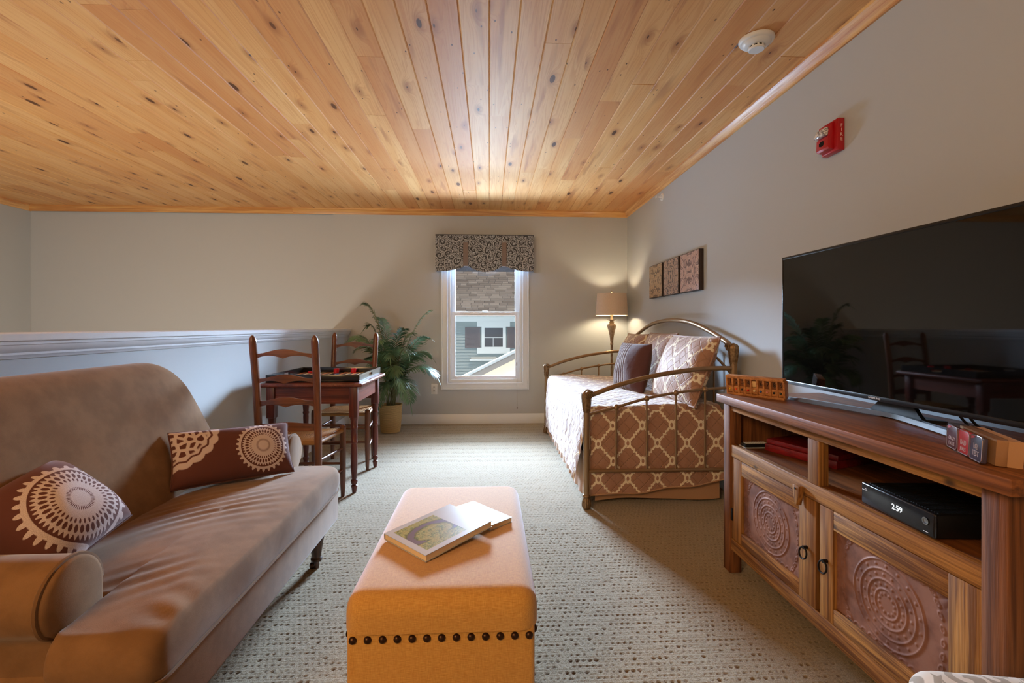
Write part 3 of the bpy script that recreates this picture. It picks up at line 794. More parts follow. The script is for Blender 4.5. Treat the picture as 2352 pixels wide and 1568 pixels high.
def book_at(root, a, b, c_, d, t, cover, back_m):
    """a=near left, b=near tip, c=far right, d=far left corners of the top cover (z of each given)"""
    A, B, C_, D_ = [Vector(q) for q in (a, b, c_, d)]
    ex = (B - A + C_ - D_) / 2; ey = (D_ - A + C_ - B) / 2; w, h = ex.length, ey.length
    Mt = frame((A + B + C_ + D_) / 4, ex, ey)
    m = box(-w / 2 + .002, w / 2 - .002, -h / 2 + .003, h / 2 - .002, -t + .0015, -.0012); put('pages', xform(m, Mt), m_paper, root)
    cvm = sheet(lambda u, v: Mt @ Vector(((u - .5) * w, (v - .5) * h, 0.0004)), 1, 1, smooth=0)
    put('front_cover', cvm, cover, root)
    put('cover_board', xform(join(box(-w / 2, w / 2, -h / 2, h / 2, -.0014, 0), box(-w / 2, w / 2, -h / 2, h / 2, -t, -t + .0014), box(-w / 2, -w / 2 + .0015, -h / 2, h / 2, -t, 0), smooth=0), Mt), back_m, root)
    return Mt, w, h
b2 = thing('book', 'plain white book lying underneath the forest book on the ottoman', 'book', (-.02, 1.56, .471))
Mt2, w2, h2 = book_at(b2, (-.130, 1.617, .4865), (.001, 1.467, .4865), (.074, 1.532, .4865), (-.057, 1.682, .4865), .0155, m_cover, m_cover)
put('faint_emblem', xform(lathe([(.007, 0), (.008, .0002), (.007, .0004)], seg=16), Mt2 @ Matrix.Translation((.035, .03, .0002))), m_grey_ink, b2)
b1 = thing('book', 'white book with a forest and river photograph on its cover on the ottoman', 'book', (-.153, 1.436, .487))
book_at(b1, (-.315, 1.420, .4915), (-.171, 1.275, .4905), (.007, 1.456, .508), (-.133, 1.597, .508), .0185, m_book, m_cover)

# ------------------------------------------------------------------ games table
tb = thing('games_table', 'small mahogany table with turned legs beside the half wall', 'table', (-1.165, 3.48, 0))
TX0, TX1, TY0, TY1 = -1.495, -.838, 3.135, 3.838
put('tabletop', box(TX0, TX1, TY0, TY1, .711, .735, .0095, 4), m_tabley, tb)
lx0, lx1, ly0, ly1 = -1.438, -.902, 3.188, 3.765; hs = .0265
put('apron', box(lx0, lx1, ly0 - .012, ly0 + .010, .597, .711), m_tablex, tb); put('apron', box(lx0, lx1, ly1 - .010, ly1 + .012, .597, .711), m_tablex, tb)
put('apron', box(lx0 - .012, lx0 + .010, ly0, ly1, .597, .711), m_tabley, tb); put('apron', box(lx1 - .010, lx1 + .012, ly0, ly1, .597, .711), m_tabley, tb)
tl = [(.009, 0), (.013, .002), (.017, .03), (.021, .048), (.014, .056), (.018, .062), (.022, .075), (.0215, .085), (.015, .092), (.016, .10), (.021, .16), (.0225, .23), (.0205, .30), (.018, .33), (.0225, .336), (.0225, .346), (.019, .352), (.0205, .40), (.0195, .425), (.0235, .431), (.0235, .441), (.020, .447), (.0235, .485), (.0265, .505)]
for x in (lx0, lx1):
    for y in (ly0, ly1):
        put('leg', join(lathe(tl, (x, y), 20), box(x - hs, x + hs, y - hs, y + hs, .505, .711, .004), smooth=40), m_tablez, tb)
# backgammon tray
bgm = thing('backgammon_tray', 'black backgammon tray with slotted handles on the games table', 'board game', (-1.18, 3.52, .736))
A0, A1, B0, B1, zt0, zt1 = -1.488, -.873, 3.205, 3.822, .7355, .7865
put('base', box(A0, A1, B0, B1, zt0, .742), m_black, bgm)
put('side', box(A0, A1, B0, B0 + .011, zt0, zt1, .0015), m_black, bgm); put('side', box(A0, A1, B1 - .011, B1, zt0, zt1, .0015), m_black, bgm)
yc = (B0 + B1) / 2
for x in (A0, A1 - .011):
    put('side', join(box(x, x + .011, B0 + .011, yc - .045, zt0, zt1), box(x, x + .011, yc + .045, B1 - .011, zt0, zt1),
                     box(x, x + .011, yc - .045, yc + .045, zt0, .756), box(x, x + .011, yc - .045, yc + .045, .773, zt1), smooth=0), m_black, bgm)
m_pts = [plain('board_cream', rgb(226, 200, 158), .5), plain('board_orange', rgb(206, 128, 62), .5)]
put('playing_field', box(A0 + .011, A1 - .011, B0 + .011, B1 - .011, .742, .7445), plain('board_brown', rgb(60, 38, 30), .5), bgm)
w = (A1 - A0 - .022 - .04) / 12
for i in range(12):
    x = A0 + .011 + i * w + (.04 if i >= 6 else 0)
    for s in (0, 1):
        ya, yb = (B0 + .013, B0 + .27) if s == 0 else (B1 - .013, B1 - .27)
        put('point', mesh([(x + .003, ya, .7446), (x + w - .003, ya, .7446), (x + w / 2, yb, .7446), (x + .003, ya, .7456), (x + w - .003, ya, .7456), (x + w / 2, yb, .7456)],
                          [(0, 1, 2), (3, 4, 5), (0, 1, 4, 3), (1, 2, 5, 4), (2, 0, 3, 5)], smooth=0), m_pts[(i + s) % 2], bgm)
put('bar', box(-1.2, -1.161, B0 + .011, B1 - .011, .7445, .752), m_black, bgm)
ck0 = lathe([(.013, 0), (.0195, .0), (.020, .002), (.020, .010), (.0195, .012), (.014, .012), (.013, .0105)], seg=20); ck0.materials.append(m_red)
spots = [(-1.195, 3.735, 3), (-1.068, 3.752, 3)]
for si, (x, y, n) in enumerate(spots):
    for k in range(n):
        o = D.objects.new('checker', ck0); COL.objects.link(o); o.location = (x + .001 * k, y, .7457 + .0121 * k)
        pos = ['bottom', 'middle', 'top'][k]
        tag(o, 'red checker, %s of the stack %s on the backgammon tray' % (pos, ['nearer the tray centre', 'nearer the slotted handle at right'][si]), 'checker', 'red backgammon checkers')
o = D.objects.new('checker', ck0); COL.objects.link(o); o.location = (-1.40, 3.76, .7457); tag(o, 'single red checker half hidden behind the chair post', 'checker', 'red backgammon checkers')

# ------------------------------------------------------------------ ladder-back chairs (local: back at -y, seat towards +y)
def ladder_chair(root):
    def W_(n, me, m, par=None): return put(n, me, m, par or root, world=False)
    for s in (-1, 1):
        pts = spline([(s * .168, .012, 0), (s * .168, .005, .2), (s * .170, 0, .45), (s * .172, -.022, .75), (s * .174, -.055, .985), (s * .174, -.066, 1.058)], 24)
        rad = [.014 + .007 * min(1, i / 5) if i < 6 else (.021 if i < 21 else [.0205, .018, .014, .007][i - 21]) for i in range(25)]
        W_('back_post', tube(pts, rad, 14), m_cherry)
        W_('front_leg', tube([(s * .203, .335, 0), (s * .203, .335, .05), (s * .203, .335, .16), (s * .203, .335, .44), (s * .203, .335, .462), (s * .203, .335, .468)], [.012, .015, .019, .0195, .017, .008], 14), m_cherry)
        for z in (.315, .175): W_('stretcher', tube([(s * .170, .0, z + .01), (s * .186, .17, z + .005), (s * .203, .335, z)], [.008, .0105, .008], 8), m_cherryy)
    for z in (.345, .215): W_('stretcher', tube([(-.203, .335, z), (0, .335, z), (.203, .335, z)], [.008, .0105, .008], 8), m_cherryx)
    W_('stretcher', tube([(-.168, .004, .25), (0, .004, .25), (.168, .004, .25)], [.008, .010, .008], 8), m_cherryx)
    def slat(zc, hgt, arch, cusp, yo):
        xs = np.linspace(-.156, .156, 25); top, bot = [], []
        for x in xs:
            t = abs(x) / .156
            top.append(zc + hgt / 2 + arch * (math.cos(t * PI) * .5))
            b = zc - hgt / 2 + arch * .5 * (1 - abs(2 * t - 1) ** 2) * 1.2 - (0 if cusp else arch * .55 * (1 - abs(2 * t - 1) ** 2) * 1.2)
            bot.append(b)
        vs_, fs = [], []
        for i, x in enumerate(xs):
            y = yo - .020 * (1 - (x / .156) ** 2)
            vs_ += [(x, y - .004, bot[i]), (x, y - .004, top[i]), (x, y + .004, top[i]), (x, y + .004, bot[i])]
        for i in range(24):
            a = i * 4; fs += [(a + k, a + (k + 1) % 4, a + 4 + (k + 1) % 4, a + 4 + k) for k in range(4)]
        fs += [(0, 1, 2, 3), (96, 97, 98, 99)]
        return mesh(vs_, fs, smooth=30)
    for zc, hgt, arch, cusp, yo in ((.948, .040, .026, 1, -.050), (.803, .040, .026, 1, -.029), (.668, .046, .024, 1, -.013), (.528, .046, .012, 0, -.004)):
        W_('slat', slat(zc, hgt, arch, cusp, yo), m_cherryx)
    def seat(u, v):
        a, b = 2 * u - 1, 2 * v - 1; hw = .168 + (.205 - .168) * v
        x = a * (hw + .004); y = -.01 + .357 * v
        d = max(abs(a), abs(b)); q = .438 + .010 * d ** 3 - .012 * max(0, d - .9) / .1
        return (x, y, q)
    top = sheet(seat, 24, 24, lambda u, v: (2 * u - 1, 2 * v - 1))
    def seatb(u, v): p = seat(u, v); d = max(abs(2 * u - 1), abs(2 * v - 1)); return (p[0], p[1], .418 + .018 * max(0, d - .9) / .1)
    bt = sheet(seatb, 24, 24, lambda u, v: (2 * u - 1, 2 * v - 1))
    W_('rush_seat', join(top, bt, smooth=180), m_rush)
    for a, b in (((-.168, .0), (.168, .0)), ((-.203, .335), (.203, .335))): W_('seat_rail', tube([(a[0], a[1], .430), (b[0], b[1], .430)], .0125, 8), m_rush)
    for s in (-1, 1): W_('seat_rail', tube([(s * .168, .0, .430), (s * .203, .335, .430)], .0125, 8), m_rush)
c1 = thing('ladder_back_chair', 'ladder-back chair with rush seat, its back towards the sofa', 'chair', (-1.167, 2.795, 0), R(-1), 'ladder-back chairs at the games table')
ladder_chair(c1)
c2 = thing('ladder_back_chair', 'ladder-back chair with rush seat on the palm side of the games table', 'chair', (-1.147, 4.028, 0), PI, 'ladder-back chairs at the games table')
for ch in list(c1.children):
    o = ch.copy(); COL.objects.link(o); o.parent = c2

# ------------------------------------------------------------------ palm in basket
pl = thing('potted_palm', 'artificial palm in a woven seagrass basket near the window corner', 'plant', (-1.043, 5.03, 0))
bk = put('basket', lathe([(.085, 0), (.098, .003), (.106, .05), (.113, .15), (.116, .25), (.119, .268), (.123, .278), (.123, .288), (.116, .292), (.108, .284), (.106, .25)], (0, 0), 40), m_basket, pl, world=False)
put('moss', lathe([(.05, .24), (.104, .245), (.09, .262), (.03, .270)], (0, 0), 20), m_soil, pl, world=False)
prng = random.Random(4)
def frond(base, tip, up, n, ll, droop, roll=0.0):
    b = Vector(base); t = Vector(tip); d = t - b
    c1_ = b + Vector((d.x * .12, d.y * .12, d.z * .45 + up * .55)); c2_ = b + Vector((d.x * .62, d.y * .62, d.z * .85 + up))
    P = []
    for i in range(33):
        s = i / 32; P.append((1 - s) ** 3 * b + 3 * s * (1 - s) ** 2 * c1_ + 3 * s * s * (1 - s) * c2_ + s ** 3 * t)
    vs_, fs = [], []
    def leaf(p, dirv, length, wid, nrm):
        side = dirv.cross(nrm).normalized(); prev = p; k0 = len(vs_)
        for q in range(5):
            f = q / 4; wv = wid * (math.sin(PI * (.12 + .85 * f)) if q < 4 else .05)
            c = p + dirv * length * f - Vector((0, 0, 1)) * (droop * length * f * f)
            c.y = min(c.y, 5.385)
            vs_.append(c - side * wv); vs_.append(c + nrm * .18 * wv); vs_.append(c + side * wv)
        for q in range(4):
            a = k0 + q * 3; fs.append((a, a + 1, a + 4, a + 3)); fs.append((a + 1, a + 2, a + 5, a + 4))
    for i in range(n):
        s = .30 + .68 * i / (n - 1); f = s * 32; k = min(int(f), 31)
        p = P[k].lerp(P[k + 1], f - k); tg = (P[k + 1] - P[k]).normalized()
        sd = tg.cross(Vector((0, 0, 1)));
        if sd.length < .1: sd = tg.cross(Vector((0, 1, 0)))
        sd.normalize(); nr = sd.cross(tg).normalized()
        sd = (sd * math.cos(roll) + nr * math.sin(roll)).normalized(); nr = sd.cross(tg).normalized()
        e = math.sin(PI * (.15 + .80 * (s - .30) / .68)) ** .7
        for sg in (-1, 1):
            dv = (sd * sg * .78 + tg * (.55 + .5 * (s - .3)) + nr * .12 + Vector((prng.uniform(-.1, .1), prng.uniform(-.1, .1), prng.uniform(-.1, .1)))).normalized()
            leaf(p, dv, ll * e * prng.uniform(.85, 1.1), .0068, nr)
        if i == n - 1: leaf(p, tg, ll * .6, .006, nr)
    return P, mesh(vs_, fs, smooth=180)
tips = [(-1.318, 4.98, 1.350, .22), (-.628, 5.10, 1.290, .10), (-.640, 4.95, 1.000, .16), (-.550, 4.90, .600, .30), (-.790, 4.75, .350, .42), (-1.447, 4.95, .985, .22),
        (-1.366, 4.85, .86, .25), (-1.188, 4.75, .73, .30), (-.814, 4.70, .87, .22), (-1.10, 4.74, .32, .40), (-.735, 5.20, .74, .22), (-.829, 5.18, 1.03, .18),
        (-1.183, 5.18, 1.20, .14), (-1.102, 4.75, .96, .2), (-.932, 4.68, .63, .3), (-.628, 5.10, .79, .24), (-1.30, 5.10, 1.12, .2), (-.878, 4.72, .47, .34), (-.89, 5.0, 1.08, .16), (-1.22, 4.72, .52, .34), (-1.0, 4.80, .80, .25)]
for i, (x, y, z, up) in enumerate(tips):
    a = prng.uniform(0, 6.28); bx, by = -1.043 + .04 * math.cos(a), 5.03 + .04 * math.sin(a)
    P, me = frond((bx, by, .262), (x, y, z), up, 36, prng.uniform(.15, .20), .42, prng.uniform(-.5, .5))
    fr = put('frond', me, m_leaf, pl)
    put('stem', tube([(p.x, min(p.y, 5.39), p.z) for p in P[::2]], [.0055 - .0045 * k / 16 for k in range(17)], 6), m_stem, fr)
# ------------------------------------------------------------------ daybed
db = thing('daybed', 'antique brass iron daybed with arched back against the right wall', 'daybed', (1.04, 3.865, 0))
def scroll(x, y, z0, z1, wide=.030):
    """fluted leaf cap ending in a rolled volute"""
    vs_, fs = [], []; n = 28; secs = []
    for i in range(13):
        t = i / 12; z = z0 + (z1 - z0) * t
        r = .020 + (wide - .020) * math.sin(min(1, t * 1.25) * PI / 2) if t < .8 else wide * math.sqrt(max(.02, 1 - ((t - .8) / .2) ** 2))
        for k in range(n):
            a = 2 * PI * k / n; rr = r * (1 + .09 * math.cos(a * 7)) if t > .02 else r
            vs_.append((x + rr * math.cos(a), y + rr * math.sin(a), z))
    for i in range(12):
        for k in range(n):
            k2 = (k + 1) % n; fs.append((i * n + k, i * n + k2, (i + 1) * n + k2, (i + 1) * n + k))
    fs.append(tuple(range(n))); fs.append(tuple(12 * n + k for k in range(n)))
    return mesh(vs_, fs, smooth=60)
def volute(x, y, z, ax):
    P = []
    for i in range(40):
        t = i / 39; a = t * 2.3 * 2 * PI; r = .022 * (1 - t) + .003
        c, s = r * math.cos(a), r * math.sin(a)
        P.append((x + c, y, z + s) if ax == 'y' else (x, y + c, z + s))
    return tube(P, [.0065 - .003 * i / 39 for i in range(40)], 8)
def foot(x, y):
    me = lathe([(.012, 0), (.022, .001), (.027, .016), (.0275, .032), (.023, .055), (.019, .066), (.024, .072), (.024, .080), (.018, .086)], (x, y), 56, smooth=50)
    for v in me.vertices:
        if .0 < v.co.z < .06:
            dx, dy = v.co.x - x, v.co.y - y; k = 1 + .07 * math.cos(math.atan2(dy, dx) * 14); v.co.x = x + dx * k; v.co.y = y + dy * k
    return me
FX, BX, NY, FY = .592, 1.512, 2.845, 4.888
zt = {FX: .586, BX: .872}
for x in (FX, BX):
    for y in (NY, FY):
        po = put('post', tube([(x, y, .07), (x, y, zt[x] + .03)], .0185 if x == FX else .021, 16), m_iron, db)
        h = .135
        put('leaf_cap', scroll(x, y, zt[x], zt[x] + h), m_cast, po)
        put('foot', foot(x, y), m_cast, po)
        ax = 'y' if x == FX else 'x'
        put('volute', join(*[volute(x + (.012 if x == FX else 0), y + (s * .030 if x == FX else (.018 if y == NY else -.018)), zt[x] + h - .026, 'y') for s in (-1, 1)], smooth=50) if x == FX else
            join(volute(x - .030, y + (.018 if y == NY else -.018), zt[x] + h - .026, 'x'), smooth=50), m_cast, po)
top_pts = [(.620, .690), (.80, .754), (1.025, .809), (1.276, .845), (1.40, .851), (1.512, .852)]
low_pts = [(.600, .572), (.776, .616), (.965, .668), (1.147, .701), (1.331, .722), (1.512, .732)]
for y in (NY, FY):
    put('top_rail', tube([(a, y, b) for a, b in spline(top_pts, 30)], .0145, 12), m_iron, db)
    lr = spline(low_pts, 30)
    put('arched_rail', tube([(a, y, b) for a, b in lr], .0085, 10), m_iron, db)
    put('bottom_rail', tube([(FX, y, .226), (BX, y, .226)], .0115, 10), m_iron, db)
    for a, b in low_pts[1:5]:
        sp = put('spindle', tube([(a, y, .226), (a, y, b)], .0065, 8), m_iron, db)
        put('knob', lathe([(.002, -.019), (.012, -.015), (.0185, -.004), (.0185, .004), (.012, .014), (.003, .018)], (a, y), 14, b), m_iron, sp)
arch = [(2.855, .975), (2.957, 1.019), (3.20, 1.087), (3.489, 1.142), (3.865, 1.163), (4.241, 1.142), (4.53, 1.087), (4.773, 1.019), (4.878, .975)]
put('back_arch', tube([(BX, a, b) for a, b in spline(arch, 48)], .0165, 12), m_iron, db)
larch = [(2.845, .80), (3.10, .915), (3.465, 1.007), (3.713, 1.027), (3.865, 1.030), (4.017, 1.027), (4.265, 1.007), (4.63, .915), (4.888, .80)]
put('back_arched_rail', tube([(BX, a, b) for a, b in spline(larch, 48)], .0085, 10), m_iron, db)
put('back_bottom_rail', tube([(BX, NY, .30), (BX, FY, .30)], .0115, 10), m_iron, db)
for a, b in ((3.10, .915), (3.30, .969), (3.465, 1.007), (3.713, 1.027), (4.017, 1.027), (4.265, 1.007), (4.43, .969), (4.63, .915)):
    sp = put('spindle', tube([(BX, a, .30), (BX, a, b)], .0065, 8), m_iron, db)
    put('knob', lathe([(.002, -.019), (.012, -.015), (.0185, -.004), (.0185, .004), (.012, .014), (.003, .018)], (BX, a), 14, b), m_iron, sp)
put('mattress', box(.64, 1.47, 2.94, 4.79, .30, .597, .04, 4), m_mattress, db)
put('link_spring_frame', box(.64, 1.50, 2.935, 4.80, .262, .298, .004), m_iron, db)
# quilt
ql = thing('quilt', 'taupe quilt with a cream trellis pattern over the daybed', 'quilt', (1.0, 3.865, .61))
QX0, QX1, QZ = .60, 1.47, .612
NYq, FYq = 2.905, 4.83
def crossx(s, y):
    """path parameter s in metres from the back edge, over the top and down the front"""
    L = QX1 - QX0 - .05
    fr = (y - NYq) / (FYq - NYq)
    top = QZ + .010 * math.sin(y * 5) * math.sin(s * 7)
    if s <= L: return QX1 - s, top - .030 * max(0, .12 - (QX1 - (QX1 - s))) / .12 * 0
    r = .055; a = (s - L) / r
    if a < PI / 2: return QX1 - L - r * math.sin(a), top - r * (1 - math.cos(a))
    d = s - L - r * PI / 2
    flare = .075 * (1 - fr) ** 3 * (d / .4) ** 1.5
    ripple = .006 * math.sin(y * 26 + 1.5 * math.sin(y * 9)) * min(1, d / .12) * (.5 + d)
    return QX1 - L - r - .010 * math.sin(min(1, d / .2) * PI / 2) - flare + ripple, top - r - d
Lq = QX1 - QX0 - .05 + .055 * PI / 2
def hemd(fr): return .62 - .055 - (.095 + .10 * (1 - fr) ** 2 + .006 * math.sin(fr * 25)) 
def qfn(u, v):
    y = NYq + (FYq - NYq) * v; s = u * (Lq + hemd(v) - .0)
    x, z = crossx(s, y); e = min(v, 1 - v) * (FYq - NYq)
    z -= .045 * max(0, 1 - e / .05) ** 2
    n = .0025 * math.sin(y * 60 + s * 31) * math.sin(s * 55 - y * 18)
    return (x + (n if z < QZ - .06 else 0), y, z + (n if z >= QZ - .06 else 0))
q = put('top', sheet(qfn, 110, 120, lambda u, v: ((NYq + (FYq - NYq) * v), u * (Lq + hemd(v)))), m_quilt, ql)
def hem_z(f): return .070 + .085 * f ** 1.6 + .006 * math.sin(f * 14)
def endfn(ysg, y0):
    def fn(u, v):
        x = .625 + (1.485 - .625) * u
        if ysg < 0: x = .622 + (1.485 - .622) * u + .05 * (1 - u) * (1 - v) * 0
        ztop = .588 - .02 * (1 - min(1, u / .08)) ** 2; zb = hem_z(u)
        z = zb + (ztop - zb) * v
        d = (1 - v); bulge = .020 * math.sin(min(1, d * 1.6) * PI / 2) + .005 * math.sin(u * 20) * d
        return (x, y0 + ysg * bulge, z)
    return fn
put('end_drop', sheet(endfn(-1, 2.888), 60, 40, lambda u, v: (.045 + .863 * u, .60 - (hem_z(u) + (.588 - hem_z(u)) * v))), m_quilt, ql)
put('end_drop', sheet(endfn(1, 4.842), 40, 20, lambda u, v: (.045 + .863 * u, .60 - (hem_z(u) + (.588 - hem_z(u)) * v))), m_quilt, ql)
put('hem', tube([(.622 + .863 * f, 2.888 - .0205 - .005 * math.sin(f * 20), hem_z(f)) for f in np.linspace(0, 1, 30)], .0045, 6), m_skirt, ql)
sk = thing('bed_skirt', 'plain taupe bed skirt hanging under the trellis quilt', 'bed skirt', (1.0, 3.865, .3))
def skf(u, v): y = 2.93 + 1.87 * u; return (.612 + .009 * math.sin(y * 48 + math.sin(y * 11)) * (1 - v) - .012 * (1 - v), y, .022 + .27 * v)
put('front_panel', sheet(skf, 160, 6), m_skirt, sk)
def ske(u, v): x = .66 + .80 * u; return (x, 2.925 - .004 + .006 * math.sin(x * 17) * (1 - v), .020 + .012 * math.sin(u * 5) + .05 * max(0, u - .75) + .27 * v)
put('end_panel', sheet(ske, 60, 6), m_skirt, sk)
put('side_split', sheet(lambda u, v: (.615 + .05 * u, 2.93 - .02 * u, .05 + .25 * v), 6, 6), m_skirt, sk)
# shams: square pillows leaning on the backrest
def sham(label, c, ex, ey, w, h, t, seed, uv0, flange=.030):
    r = thing('pillow_sham', label, 'pillow', c, 0, 'trellis shams on the daybed')
    Mt = frame(c, ex, ey); me = pillow(w, h, t * 1.12, 24, .03, .07, seed)
    l = me.uv_layers[0].data; a = np.zeros(len(me.loops) * 2, dtype=np.float32); l.foreach_get('uv', a); a = a.reshape(-1, 2) + np.array(uv0, dtype=np.float32); l.foreach_set('uv', a.ravel())
    put('cover', xform(me, Mt), m_quilt, r)
    put('flange', cord_ring(w + .01, h + .01, .03, Mt, .006), m_quilt, r)
    return r
sham('trellis pillow at the lamp end of the daybed behind the dark cushion', (1.335, 4.38, .825), (.05, -1, 0), (.30, .0, .90), .50, .44, .15, 1, (.02, .03))
sham('trellis pillow in the middle of the daybed backrest', (1.375, 3.86, .835), (.03, -1, 0), (.32, .0, .92), .56, .45, .15, 2, (.05, .0))
sham('trellis pillow leaning in the corner beside the near daybed post', (1.325, 3.165, .825), (.10, -1, 0), (.36, .03, .90), .60, .46, .17, 3, (.0, .05))
dk = thing('throw_cushion', 'dark brown square cushion with pintucked stripes in front of the shams', 'cushion', (1.14, 3.71, .79))
Mt = frame((1.140, 3.71, .785), (.30, -.95, 0), (.20, .06, .95))
def pin_mat():
    m = Mat('pintucked_brown'); x, y, z = sep(coord('UV'))
    st = fabs(fract(x / .028 + noise(vec(x * 4.0, y * 9.0, 0.0), 3.0, 2) * .35) - .5) * 2.0
    on = lt(x, .02)
    chev = fabs(fract(y / .05 + floor(x / .028) * .5) - .5) * 2.0
    h = ss(st, .3, 1.0) * on + ss(chev, .6, 1.0) * on * .4 + noise(vec(x, y, 0.0), 24, 3) * .5
    col = mix(on * ss(st, .2, .8) * .7, rgb(88, 52, 46), rgb(112, 96, 92))
    return m.set(col=col, rough=.75, sheen=.6, srough=.4, spec=.25, nrm=bump(h, .8, .008))
put('cover', xform(pillow(.39, .39, .18, 24, .03, .06, 8), Mt), pin_mat(), dk)

# ------------------------------------------------------------------ floor lamp
lm = thing('floor_lamp', 'pewter floor lamp with a linen drum shade in the corner', 'lamp', (1.346, 5.12, 0))
def LP(n, me, m, par=None): return put(n, me, m, par or lm, world=False)
LP('base', lathe([(.13, 0), (.135, .006), (.13, .016), (.07, .030), (.03, .045), (.02, .07)], seg=32), m_lampmetal)
LP('pole', lathe([(.0125, .06), (.0125, .905), (.018, .912), (.018, .926), (.0135, .932)], seg=16), m_lampmetal)
LP('urn', lathe([(.014, .93), (.016, .95), (.022, 1.0), (.034, 1.06), (.047, 1.105), (.049, 1.122), (.044, 1.134), (.026, 1.140), (.024, 1.150), (.030, 1.156), (.022, 1.164), (.020, 1.174), (.050, 1.184), (.051, 1.188), (.010, 1.186)], seg=28), m_lampmetal)
LP('candle_sleeve', lathe([(.014, 1.186), (.014, 1.262), (.010, 1.264)], seg=14), m_cream)
LP('bulb', lathe([(.010, 1.264), (.013, 1.28), (.028, 1.315), (.030, 1.335), (.022, 1.358), (.004, 1.366)], seg=18), m_bulb)
LP('harp', join(*[tube([(s * (.055 * math.sin(PI * t) + .004), 0, 1.25 + .238 * t) for t in np.linspace(0, 1, 16)], .0022, 6) for s in (-1, 1)]), m_lampmetal)
shp = []; n = 56
vs_, fs = [], []
for (r, z) in ((.176, 1.234), (.158, 1.474), (.155, 1.474), (.173, 1.234)):
    for k in range(n): a = 2 * PI * k / n; vs_.append((r * math.cos(a), r * math.sin(a), z))
for i in range(4):
    for k in range(n): fs.append((i * n + k, i * n + (k + 1) % n, ((i + 1) % 4) * n + (k + 1) % n, ((i + 1) % 4) * n + k))
LP('shade', mesh(vs_, fs, smooth=50), m_shade)
LP('spider', join(*[tube([(0, 0, 1.470), (.156 * math.cos(a), .156 * math.sin(a), 1.470)], .002, 6) for a in (0.3, 2.4, 4.5)]), m_lampmetal)
LP('finial', lathe([(.004, 1.468), (.004, 1.484), (.010, 1.490), (.007, 1.497), (.002, 1.506)], seg=12), m_lampmetal)

# ------------------------------------------------------------------ wall art
specs = [(4.375, 'small square ornament panel nearest the lamp on the right wall', rgb(176, 144, 112), rgb(96, 76, 62), rgb(214, 190, 150), 34.0, 1.3),
         (4.000, 'small square ornament panel, middle of the three on the right wall', rgb(170, 138, 120), rgb(78, 66, 66), rgb(208, 186, 170), 40.0, 2.7),
         (3.620, 'small square ornament panel nearest the television on the right wall', rgb(192, 158, 146), rgb(112, 88, 88), rgb(226, 204, 190), 30.0, 4.1)]
m_edge = plain('dark_canvas_edge', rgb(52, 38, 34), .6)
for i, (yc, lab, c1_, c2_, c3_, fr, sd) in enumerate(specs):
    a = thing('wall_art', lab, 'picture', (XR, yc, 1.54), 0, 'ornament panels above the daybed')
    hw = .168 if i < 2 else .170
    put('canvas', box(XR - .038, XR - .001, yc - hw, yc + hw, 1.385, 1.695, .002), m_edge, a)
    put('print', sheet(lambda u, v: (XR - .0385, yc + hw - .004 - (2 * hw - .008) * u, 1.389 + .302 * v), 1, 1, lambda u, v: ((u - .5) * .33, (v - .5) * .30), smooth=0), art_mat('ornament_%d' % i, c1_, c2_, c3_, fr, sd), a)
# ------------------------------------------------------------------ media cabinet
mc = thing('media_cabinet', 'rustic reclaimed wood media cabinet with embossed copper door panels', 'cabinet', (1.30, 1.52, 0))
FXc, BXc = 1.085, 1.50; NYc, FYc = .928, 2.122
def cab(name, me, ax, par=None, mat=None): return put(name, me, mat or m_cabs[ax], par or mc)
cab('top', box(1.048, 1.545, .895, 2.128, .763, .800, .004, 2), 1, None, m_cabtop)
LW = .056
for (x0, x1) in ((FXc - .005, FXc + .050), (BXc - .02, BXc + .035)):
    for (y0, y1) in ((NYc, NYc + LW), (FYc - LW, FYc)):
        cab('leg', box(x0, x1, y0, y1, 0, .763, .003), 2, None, m_cableg)
yi0, yi1 = NYc + LW, FYc - LW
cab('top_rail', box(FXc + .002, FXc + .030, yi0, yi1, .729, .763, .002), 1)
cab('middle_rail', box(FXc, FXc + .030, yi0, yi1, .526, .580, .003), 1)
cab('bottom_rail', box(FXc, FXc + .030, yi0, yi1, .107, .160, .003), 1)
cab('divider', box(FXc + .002, FXc + .036, 1.502, 1.558, .580, .729, .003), 2)
cab('shelf', box(FXc + .02, BXc + .02, yi0 - .02, yi1 + .02, .560, .581), 1, None, m_cabtop)
cab('bottom_shelf', box(FXc + .03, BXc + .02, yi0 - .02, yi1 + .02, .125, .145), 1, None, m_cabdark)
cab('side_panel', box(FXc + .048, BXc - .018, NYc + .012, NYc + .030, .107, .763), 2, None, m_cableg)
cab('side_panel', box(FXc + .048, BXc - .018, FYc - .030, FYc - .012, .107, .763), 2, None, m_cableg)
cab('back_panel', box(BXc + .012, BXc + .022, yi0, yi1, .107, .763), 1, None, m_cabdark)
cab('inner_wall', box(FXc + .06, FXc + .066, yi0, yi1, .15, .56), 1, None, m_cabdark)
